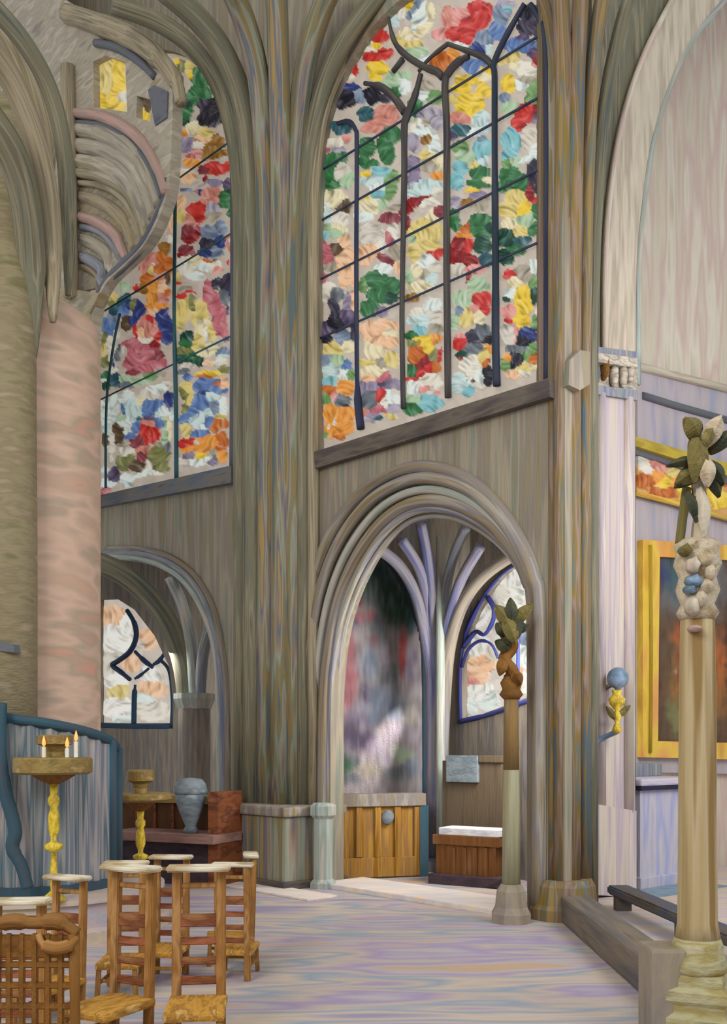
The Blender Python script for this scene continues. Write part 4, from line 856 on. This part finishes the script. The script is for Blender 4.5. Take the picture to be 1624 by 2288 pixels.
bm = lathe(bmesh.new(), cx, [(.095, zz(1385)), (.115, zz(1370)), (.09, zz(1350)), (.12, zz(1320)), (.1, zz(1290)), (.13, zz(1262)), (.115, zz(1235)), (.13, zz(1218)), (.09, zz(1206))], 20)
build('capital', bm, M['leaftan'], ns, smooth=True)
for k, (x, y, w, h, m) in enumerate(((1548, 1262, 16, 18, 'archpale'), (1572, 1250, 18, 16, 'leaftan'), (1530, 1230, 14, 14, 'leafolive'), (1550, 1300, 20, 14, 'globe'), (1576, 1310, 16, 16, 'leaftan'), (1546, 1354, 18, 24, 'archpale'), (1564, 1340, 16, 18, 'leaftan'), (1540, 1318, 14, 10, 'globe'), (1586, 1280, 14, 18, 'leaftan'), (1552, 1404, 16, 8, 'pinkband'))):
    build('carving', blob(bmesh.new(), at(x, y, NY - .11), (rpx(w, NY), .05, rpx(h, NY)), k, 2, .4), M[m], ns, smooth=True)
build('stem', tube(bmesh.new(), sm([at(1562, 1215, NY), at(1566, 1150, NY), at(1560, 1080, NY), at(1568, 1030, NY), at(1558, 990, NY)]), [.05, .045, .04, .035, .03], 10), M['leaftan'], ns, smooth=True)
build('stem', tube(bmesh.new(), sm([at(1518, 1215, NY), at(1526, 1150, NY), at(1534, 1090, NY)]), .026, 8), M['leafolive'], ns, smooth=True)
build('core', blob(bmesh.new(), at(1556, 1020, NY), (.055, .05, .15), 4, 2, .4), M['leafolive'], ns, smooth=True)
leaves(ns, NY - .04, ((1558, 985, 1528, 934, 46, 'leafolive', 0), (1568, 1000, 1610, 930, 42, 'leaftan', 0), (1584, 1012, 1640, 962, 34, 'leafdark', .04), (1556, 1030, 1488, 1042, 24, 'leafdark', -.02),
    (1556, 1050, 1508, 1082, 40, 'leafolive', 0), (1556, 1060, 1506, 1090, 30, 'leafdark', .02), (1576, 1030, 1614, 1086, 36, 'leafdark', 0), (1574, 1060, 1606, 1112, 32, 'leafdark', .02),
    (1556, 980, 1552, 1080, 48, 'leafolive', -.06), (1568, 1020, 1580, 1090, 40, 'leaftan', -.07), (1534, 1100, 1556, 1168, 28, 'leafdark', -.03), (1562, 1090, 1572, 1200, 30, 'archpale', -.05), (1590, 955, 1562, 1010, 26, 'leafolive', -.03)))
FY = 9.15
fs = thing('candle_stand', ground(1140, FY), 'slender brown carved post with dark leaves standing before the pale chapel window', 'stand')
cx = ground(1142, FY); zz = lambda y: at(0, y, FY).z
build('shaft', lathe(bmesh.new(), cx, [(rpx(21, FY), zz(2010)), (rpx(20, FY), zz(1850)), (rpx(18, FY), zz(1720))], 18), M['sagestand'], fs, smooth=True)
build('upper_shaft', lathe(bmesh.new(), cx, [(rpx(18, FY), zz(1720)), (rpx(17, FY), zz(1640)), (rpx(16, FY), zz(1560))], 18), M['brownstand'], fs, smooth=True)
build('base', lathe(bmesh.new(), cx, [(rpx(46, FY), 0), (rpx(46, FY), .08), (rpx(38, FY), .14), (rpx(34, FY), .28), (rpx(24, FY), .34)], 8, .3), M['block'], fs)
build('collar', lathe(bmesh.new(), cx, [(rpx(18, FY), zz(1562)), (rpx(27, FY), zz(1552)), (rpx(20, FY), zz(1540)), (rpx(25, FY), zz(1526)), (rpx(16, FY), zz(1512))], 16), M['carved'], fs, smooth=True)
P = [at(1136 + 9 * math.sin(k * 1.15), 1520 - k * 11.5, FY + .02 * math.cos(k * 1.15)) for k in range(13)]
build('twisted_stem', tube(bmesh.new(), sm(P, 4), [rpx(15, FY), rpx(13, FY)], 10), M['carved'], fs, smooth=True)
leaves(fs, FY - .05, ((1140, 1400, 1106, 1352, 34, 'leafolive', 0), (1140, 1396, 1190, 1350, 30, 'leafolive', 0), (1142, 1400, 1140, 1336, 30, 'leafdark', -.02), (1130, 1420, 1108, 1392, 30, 'leafdark', .0), (1132, 1440, 1168, 1384, 30, 'leafdark', -.03),
    (1136, 1452, 1106, 1432, 30, 'leafdark', .02), (1128, 1380, 1152, 1440, 34, 'leafolive', -.05), (1146, 1500, 1164, 1530, 26, 'carved', 0), (1124, 1470, 1116, 1510, 26, 'carved', 0), (1150, 1412, 1180, 1396, 22, 'leafdark', .02)))

# ------------------------------------------------------------------ furniture in the arch chapel
step_pl = WA
bm = bmesh.new()
s0, s1 = WA.px(1192, 2030, 0)[0], WA.px(738, 1975, 0)[0]
sa, sb = WA.w(((s0 + s1) / 2, .025), -.16), None
build('trim_7', box(sa, WA.u, ((s1 - s0) / 2, .34, .03), .012), M['step'], **FR, label='threshold step in painted sunlit cream under the large arch', cat='step')  # pale colour stands for sunlight on the floor under the arch
build('trim_8', box(WA.w((3.3, .012), .72), WA.u, (1.15, .2, .012), .006), M['step'], **FR, label='raised strip in painted sunlit cream along the foot of the central pillar', cat='paving')  # low strip added to carry the painted sunlight past the pillar foot
FP = Plane(tuple(ground(745, 11.95)[:2]), tuple(ground(962, 12.3)[:2]))
pp = thing('pew_front', FP.pt(850, 1955), 'ochre wooden panelled pew front below the mural', 'pew')
def fbox(pl, x0, x1, y0, y1, d0, d1, m, nm, par, bev=.008):
    a = pl.px(x0, y1, d1); b = pl.px(x1, y1, d1); zt = pl.px((x0 + x1) / 2, y0, d1)[1]; zb = max(0.0, pl.px((x0 + x1) / 2, y1, d1)[1])
    p = pl.w(((a[0] + b[0]) / 2, (zt + zb) / 2), (d0 + d1) / 2)
    return build(nm, box(p, pl.u, (abs(b[0] - a[0]) / 2, abs(d1 - d0) / 2, (zt - zb) / 2), bev), M[m], par)
fbox(FP, 748, 948, 1800, 1964, -.14, 0, 'parapet', 'panel_body', pp)
fbox(FP, 740, 952, 1774, 1802, -.2, .05, 'moulding', 'top_rail', pp)
fbox(FP, 748, 948, 1916, 1960, 0, .03, 'brown' if 0 else 'parapet', 'bottom_rail', pp)
for x in (752, 796, 838, 882, 926): fbox(FP, x, x + 14, 1802, 1916, 0, .03, 'parapet', 'stile', pp)
fbox(FP, 938, 958, 1800, 1962, -.1, .04, 'teal', 'end_post', pp)
build('boss', blob(bmesh.new(), FP.pt(866, 1826, .04), (.075, .03, .09), 2, 2, .2), M['urn'], pp, smooth=True)
fbox(FP, 746, 766, 1912, 1972, .02, .14, 'leafdark', 'foot_block', pp)

AP = Plane(tuple(ground(965, 11.75)[:2]), tuple(ground(1118, 11.3)[:2]))
aw = thing('side_altar', AP.pt(1040, 1965), 'chestnut panelled side altar under the pale chapel window', 'altar')
fbox(AP, 974, 1108, 1888, 1966, -.3, 0, 'altarwood', 'body', aw)
fbox(AP, 966, 1114, 1868, 1890, -.32, .04, 'altarwood', 'top', aw)
for x in (984, 1008, 1032, 1056, 1080): fbox(AP, x, x + 9, 1894, 1962, 0, .02, 'altarwood', 'stile', aw, .004)
fbox(AP, 956, 1116, 1958, 1990, -.3, .12, 'plum', 'footstep', aw)
c0 = fbox(AP, 980, 1116, 1852, 1868, -.3, .03, 'cloth', 'altar_cloth', None)
tag(c0, 'white cloth lying on the chestnut side altar', 'cloth')
RP = Plane(tuple(ground(982, 12.45)[:2]), tuple(ground(1120, 11.95)[:2]))
rd = thing('panel_door', RP.pt(1050, 1860), 'dark umber boarded panel standing behind the white-clothed side altar', 'panel')
fbox(RP, 988, 1120, 1700, 1990, -.08, 0, 'darkpanel', 'board', rd)
fbox(RP, 996, 1066, 1688, 1748, -.02, .05, 'globe' if 0 else 'urn', 'grey_sheet', rd)
fbox(RP, 1068, 1120, 1688, 1704, -.08, .03, 'darkpanel', 'top_rail', rd)

# ------------------------------------------------------------------ left: stall, urn, curved screen on its plinth
SP = Plane(tuple(ground(250, 11.9)[:2]), tuple(ground(490, 11.3)[:2]))
st = thing('choir_stall', SP.pt(370, 1980), 'dark brown choir stall with a rosy ledge under the left chapel window', 'stall')
fbox(SP, 236, 470, 1790, 1990, -.45, -.35, 'brown', 'back_board', st)
fbox(SP, 232, 466, 1776, 1794, -.5, -.3, 'brass', 'top_rail', st)
fbox(SP, 236, 476, 1862, 1882, -.4, .2, 'ledge', 'ledge', st)
fbox(SP, 236, 474, 1882, 1990, -.3, -.04, 'plum', 'seat_front', st)
fbox(SP, 464, 488, 1770, 1990, -.45, .05, 'redbrown', 'end_post', st)
for x in (262, 302, 342, 382, 422): fbox(SP, x, x + 6, 1796, 1862, -.35, -.33, 'redbrown', 'batten', st, .002)
ur = thing('urn', SP.pt(434, 1862, -.12), 'grey-blue lidded stone urn standing on the stall ledge', 'urn')
cu = SP.w(SP.px(426, 1862, -.0), -.0); k = rpx(.84, 11.5)
z0 = SP.px(356, 1862, .2)[1] 
build('bowl', lathe(bmesh.new(), cu[:2], [(18 * k, z0), (20 * k, z0 + 8 * k), (14 * k, z0 + 18 * k), (26 * k, z0 + 46 * k), (38 * k, z0 + 80 * k), (42 * k, z0 + 104 * k)], 20), M['urn'], ur, smooth=True)
build('lid', lathe(bmesh.new(), cu[:2], [(44 * k, z0 + 104 * k), (45 * k, z0 + 112 * k), (40 * k, z0 + 130 * k), (30 * k, z0 + 142 * k), (6 * k, z0 + 146 * k)], 20), M['urn'], ur, smooth=True)

SCX, SCY, SR = -2.92, 9.0, .72
def ring_wall(r0, r1, a0, a1, zf0, zf1, n=72, flute=0.0):
    bm = bmesh.new(); cols = []
    for i in range(n + 1):
        a = math.radians(a0 + (a1 - a0) * i / n); fl = flute * (abs(((i % 6) - 3) / 3))
        q = []
        for r, zf in ((r1 + fl, zf0), (r1 + fl, zf1), (r0, zf1), (r0, zf0)):
            q.append(bm.verts.new((SCX + r * math.cos(a), SCY + r * math.sin(a), zf(a) if callable(zf) else zf)))
        cols.append(q)
    for i in range(n):
        for j in range(4):
            bm.faces.new((cols[i][j], cols[i + 1][j], cols[i + 1][(j + 1) % 4], cols[i][(j + 1) % 4]))
    bm.faces.new(cols[0]); bm.faces.new(cols[-1][::-1])
    return bm
PZ = .36
build('trim_9', lathe(bmesh.new(), (SCX, SCY), [(1.2, 0), (1.2, .1), (1.12, .12), (1.12, PZ - .05), (1.16, PZ - .04), (1.16, PZ), (.2, PZ)], 64), M['step' if 0 else 'platform'], **FR, label='round stone plinth beneath the blue-grey curved screen', cat='plinth')
scn = thing('curved_screen', (SCX, SCY, PZ), 'blue-grey curved wooden screen with vertical boards and a sloping teal rim', 'screen')
top = lambda a: 1.83 - .28 * max(0.0, (math.degrees(a) + 95) / 115) ** 1.4
build('board_wall', ring_wall(SR - .05, SR, -190, 24, PZ, lambda a: top(a) - .06, 108, .035), M['screen'], scn)
bm = bmesh.new()
tube(bm, [Vector((SCX + (SR + .01) * math.cos(math.radians(a)), SCY + (SR + .01) * math.sin(math.radians(a)), top(math.radians(a)) - .03)) for a in range(-190, 26, 4)], .045, 10)
build('rim', bm, M['teal'], scn, smooth=True)
for a in (14, -8):
    a = math.radians(a); p = Vector((SCX + (SR + .02) * math.cos(a), SCY + (SR + .02) * math.sin(a), PZ))
    build('corner_post', tube(bmesh.new(), [p, Vector((p.x, p.y, top(a) - .02))], .055, 10), M['teal'], scn, smooth=True)
build('foot_rail', ring_wall(SR - .02, SR + .06, -190, 24, PZ, PZ + .07, 72), M['teal'], scn)
SYr = 8.05
build('scroll_post', tube(bmesh.new(), sm([at(2, 1572, 8.15), at(0, 1660, 8.1), at(10, 1760, SYr), at(26, 1820, SYr), at(34, 1860, SYr), at(28, 1895, SYr), at(48, 1935, SYr), at(62, 1985, SYr)]), [.05, .055, .055, .05], 10), M['teal'], scn, smooth=True)
lc = thing('pulpit_ledge', at(0, 1560, 8.2), 'small dark slate bracket ledge on the rosy pillar at the left edge', 'bracket')
build('shelf', slab(Plane(tuple(ground(-60, 8.6)[:2]), tuple(ground(60, 8.5)[:2])), [(-60, 1416), (30, 1440), (32, 1458), (-60, 1448)], [], -.2, .04), M['slate'], lc)
build('support', slab(Plane(tuple(ground(-60, 8.6)[:2]), tuple(ground(60, 8.5)[:2])), [(-60, 1450), (12, 1456), (12, 1560), (-60, 1570)], [], -.18, 0), M['slate'], lc)

# ------------------------------------------------------------------ gilded votive stands and their candles
def votive(Y, x, ys, tw, uw, label, stem_m):
    """ys: pixel rows of (upper tray top, upper tray bottom, lower tray top, lower tray bottom, stem top, floor height)."""
    r = thing('votive_stand', ground(x, Y, ys[5]), label, 'candle stand')
    c = ground(x, Y); z = lambda y: at(0, y, Y).z; k = rpx(1, Y)
    xs, w = uw; p = at(xs, 0, Y)
    ut = build('upper_tray', lathe(bmesh.new(), (p.x, p.y + .0), [(w * .62 * k, z(ys[1])), (w * k, z(ys[1] - 6)), (w * k, z(ys[0] + 3)), (w * .9 * k, z(ys[0]))], 24), M['brass'], r, smooth=False)
    build('tray_neck', lathe(bmesh.new(), (p.x, p.y), [(w * .55 * k, z(ys[2])), (w * .5 * k, z((ys[1] + ys[2]) / 2)), (w * .62 * k, z(ys[1]))], 20), M['brass'], r)
    xs, w = tw; q = at(xs, 0, Y)
    build('lower_tray', lathe(bmesh.new(), (q.x, q.y), [(w * .9 * k, z(ys[3])), (w * k, z(ys[3] - 5)), (w * k, z(ys[2] + 4)), (w * .94 * k, z(ys[2]))], 28), M['brass'], r)
    build('corbel', lathe(bmesh.new(), (c.x, c.y), [(10 * k, z(ys[4])), (w * .34 * k, z(ys[3] + 14)), (w * .56 * k, z(ys[3] + 2)), (w * .56 * k, z(ys[3]))], 16), M['carved'], r)
    prof = [(26 * k, ys[5]), (26 * k, ys[5] + .03), (12 * k, ys[5] + .07)]
    zb = ys[5] + .09; zt = z(ys[4]); L = zt - zb
    for f, rr in ((0, 7), (.12, 9), (.25, 7), (.36, 6), (.39, 20), (.43, 20), (.46, 7), (.5, 7), (.58, 13), (.7, 12), (.78, 8), (.82, 13), (.87, 13), (.9, 8), (1, 10)):
        prof.append((rr * k * stem_m, zb + L * f))
    build('stem', lathe(bmesh.new(), (c.x, c.y), prof, 16), M['gilt'], r, smooth=True)
    return r, q, z, k
v1, q1, z1, k1 = votive(8.0, 120, (1642, 1668, 1692, 1730, 1752, PZ), (118, 86), (122, 40), 'larger gilded candle stand with two round trays before the curved screen', 1.0)
v2, q2, z2, k2 = votive(10.6, 314, (1720, 1750, 1772, 1790, 1812, 0.0), (318, 66), (314, 30), 'smaller gilded candle stand with dark stem before the choir stall', .85)
build('tray_post', lathe(bmesh.new(), ground(314, 10.6), [(.03, z2(1776)), (.03, z2(1748))], 12), M['brass'], v2)
def candle(x, Y, zb, h, label, red=True):
    c = thing('candle', (ground(x, Y).x, Y, zb), label, 'candle', 'votive candles on the gilded stands')
    build('wax', lathe(bmesh.new(), ground(x, Y), [(.016, zb), (.016, zb + h)], 10), M['wax'], c)
    z = zb + h
    build('flame', lathe(bmesh.new(), ground(x, Y), [(.003, z), (.016, z + .02), (.013, z + .045), (.002, z + .085)], 10), M['flame'], c, smooth=True)
for x, y, h, l in ((98, 1693, .08, 'lit candle at the left side of the lower tray of the larger gilded stand'), (150, 1693, .07, 'lit candle standing midway on the lower tray of the larger gilded stand'), (170, 1693, .12, 'lit candle at the outer right of the lower tray of the larger gilded stand')):
    candle(x, 7.84, z1(1691.5), h, l)

# ------------------------------------------------------------------ ladder-back kneeling chairs
CH = 'straw-seated ladder-back church chairs'
def make_chair():
    r = thing('kneeling_chair', (0, 0, 0), 'chair', 'chair', CH)
    hw, H = .118, .915
    for s in (-1, 1):
        build('back_post', bar(bmesh.new(), (s * hw, 0, 0), (s * hw, .03, H), .05, .042, .006), M['chairwood'], r)
        build('front_leg', bar(bmesh.new(), (s * (hw + .02), -.36, 0), (s * (hw + .01), -.345, .215), .034, .034, .005), M['chairwood'], r)
        build('side_rail', bar(bmesh.new(), (s * (hw + .01), -.34, .1), (s * hw, 0, .1), .018, .024, .003), M['chairwood'], r)
    for z, h, m in ((.83, .03, 'chairwood'), (.645, .07, 'chairslat'), (.535, .042, 'chairslat'), (.43, .042, 'chairslat'), (.325, .045, 'chairslat')):
        build('slat', bar(bmesh.new(), (-hw, .03 * z / H, z), (hw, .03 * z / H, z), .02, h, .005), M[m], r)
    build('armrest', bar(bmesh.new(), (-hw - .05, .0, H + .012), (hw + .05, .0, H + .012), .13, .03, .008), M['armrest'], r)
    bm = bmesh.new(); obox(bm, (0, -.175, .225), (1, 0, 0), (hw + .035, .2, .024), .016)
    build('seat', bm, M['rush'], r)
    build('stretcher', bar(bmesh.new(), (-hw, -.345, .12), (hw, -.345, .12), .02, .026, .003), M['chairwood'], r)
    return r
proto = make_chair()
SPOTS = [(292, 5.5, -28, 1.0, 'kneeling chair with a pale top rail, turned slightly, left of its front-row twin'),
         (444, 5.5, 5, 1.0, 'kneeling chair with pale top rail and orange rush seat, rightmost of the front row'),
         (150, 6.1, -24, .86, 'brown kneeling chair partly hidden behind the dark lattice-back chair, before the round plinth'),
         (560, 7.5, -82, .84, 'kneeling chair seen from its side, farthest right, on the open floor'),
         (282, 6.75, 2, .87, 'honey-coloured chair in the second row directly behind the left front-row chair'),
         (382, 7.1, -5, .87, 'honey-coloured chair in the second row seen between the two front-row chairs'),
         (520, 6.9, 176, .84, 'honey-coloured chair behind and to the right of the rightmost front-row chair'),
         (40, 4.95, 4, .9, 'pale-railed chair whose top shows just behind the dark lattice-back chair')]
for i, (px, Y, rz, sc, lab) in enumerate(SPOTS):
    if i == 0: o = proto
    else:
        o = proto.copy(); COL.objects.link(o)
        for ch in proto.children:
            c = ch.copy(); COL.objects.link(c); c.parent = o
    p = ground(px, Y); o.location = (p.x, p.y, 0); o.rotation_euler = (0, 0, math.radians(rz)); o.scale = (sc, sc, sc)
    o['label'] = lab

# the darker chair with an openwork lattice back in the near left corner
lt = thing('lattice_chair', (-1.27, 3.98, 0), 'dark brown carved chair with an openwork lattice back in the near left corner', 'chair')
def lp(x, z, y=0.0): return Vector((-1.27 + x, 3.98 + y, z))
for s in (-1, 1):
    build('back_post', tube(bmesh.new(), [lp(s * .155, 0), lp(s * .155, .3), lp(s * .155, .6), lp(s * .15, .86)], [.02, .022, .02, .024], 10), M['carved'], lt, smooth=True)
    build('front_leg', tube(bmesh.new(), [lp(s * .16, 0, -.36), lp(s * .16, .38, -.36)], .02, 10), M['carved'], lt, smooth=True)
build('crest_rail', tube(bmesh.new(), sm([lp(-.2, .87), lp(-.1, .905), lp(0, .9), lp(.09, .905), lp(.165, .86)]), [.02, .032, .024, .034, .022], 10), M['carved'], lt, smooth=True)
build('scroll', tube(bmesh.new(), sm([lp(.02, .86, -.02), lp(.04, .825, -.03), lp(.09, .81, -.03), lp(.14, .82, -.02), (lp(.165, .85, -.01))]), [.014, .026, .026, .014], 8), M['chairwood'], lt, smooth=True)
for x in (-.1, -.05, 0, .05, .1): build('lattice_upright', bar(bmesh.new(), lp(x, .4), lp(x, .86), .024, .018, .004), M['carved'], lt)
for z in (.42, .5, .58, .66, .74): build('lattice_rail', bar(bmesh.new(), lp(-.15, z), lp(.15, z), .016, .026, .004), M['carved'], lt)
build('top_panel', bar(bmesh.new(), lp(-.15, .81, .004), lp(.15, .81, .004), .016, .09, .004), M['carved'], lt)
build('seat', box(lp(0, .4, -.18), (1, 0, 0), (.18, .2, .022), .012), M['rush'], lt)
build('stretcher', bar(bmesh.new(), lp(-.155, .15), lp(.155, .15), .02, .03, .003), M['carved'], lt)
bpy.context.view_layer.update()
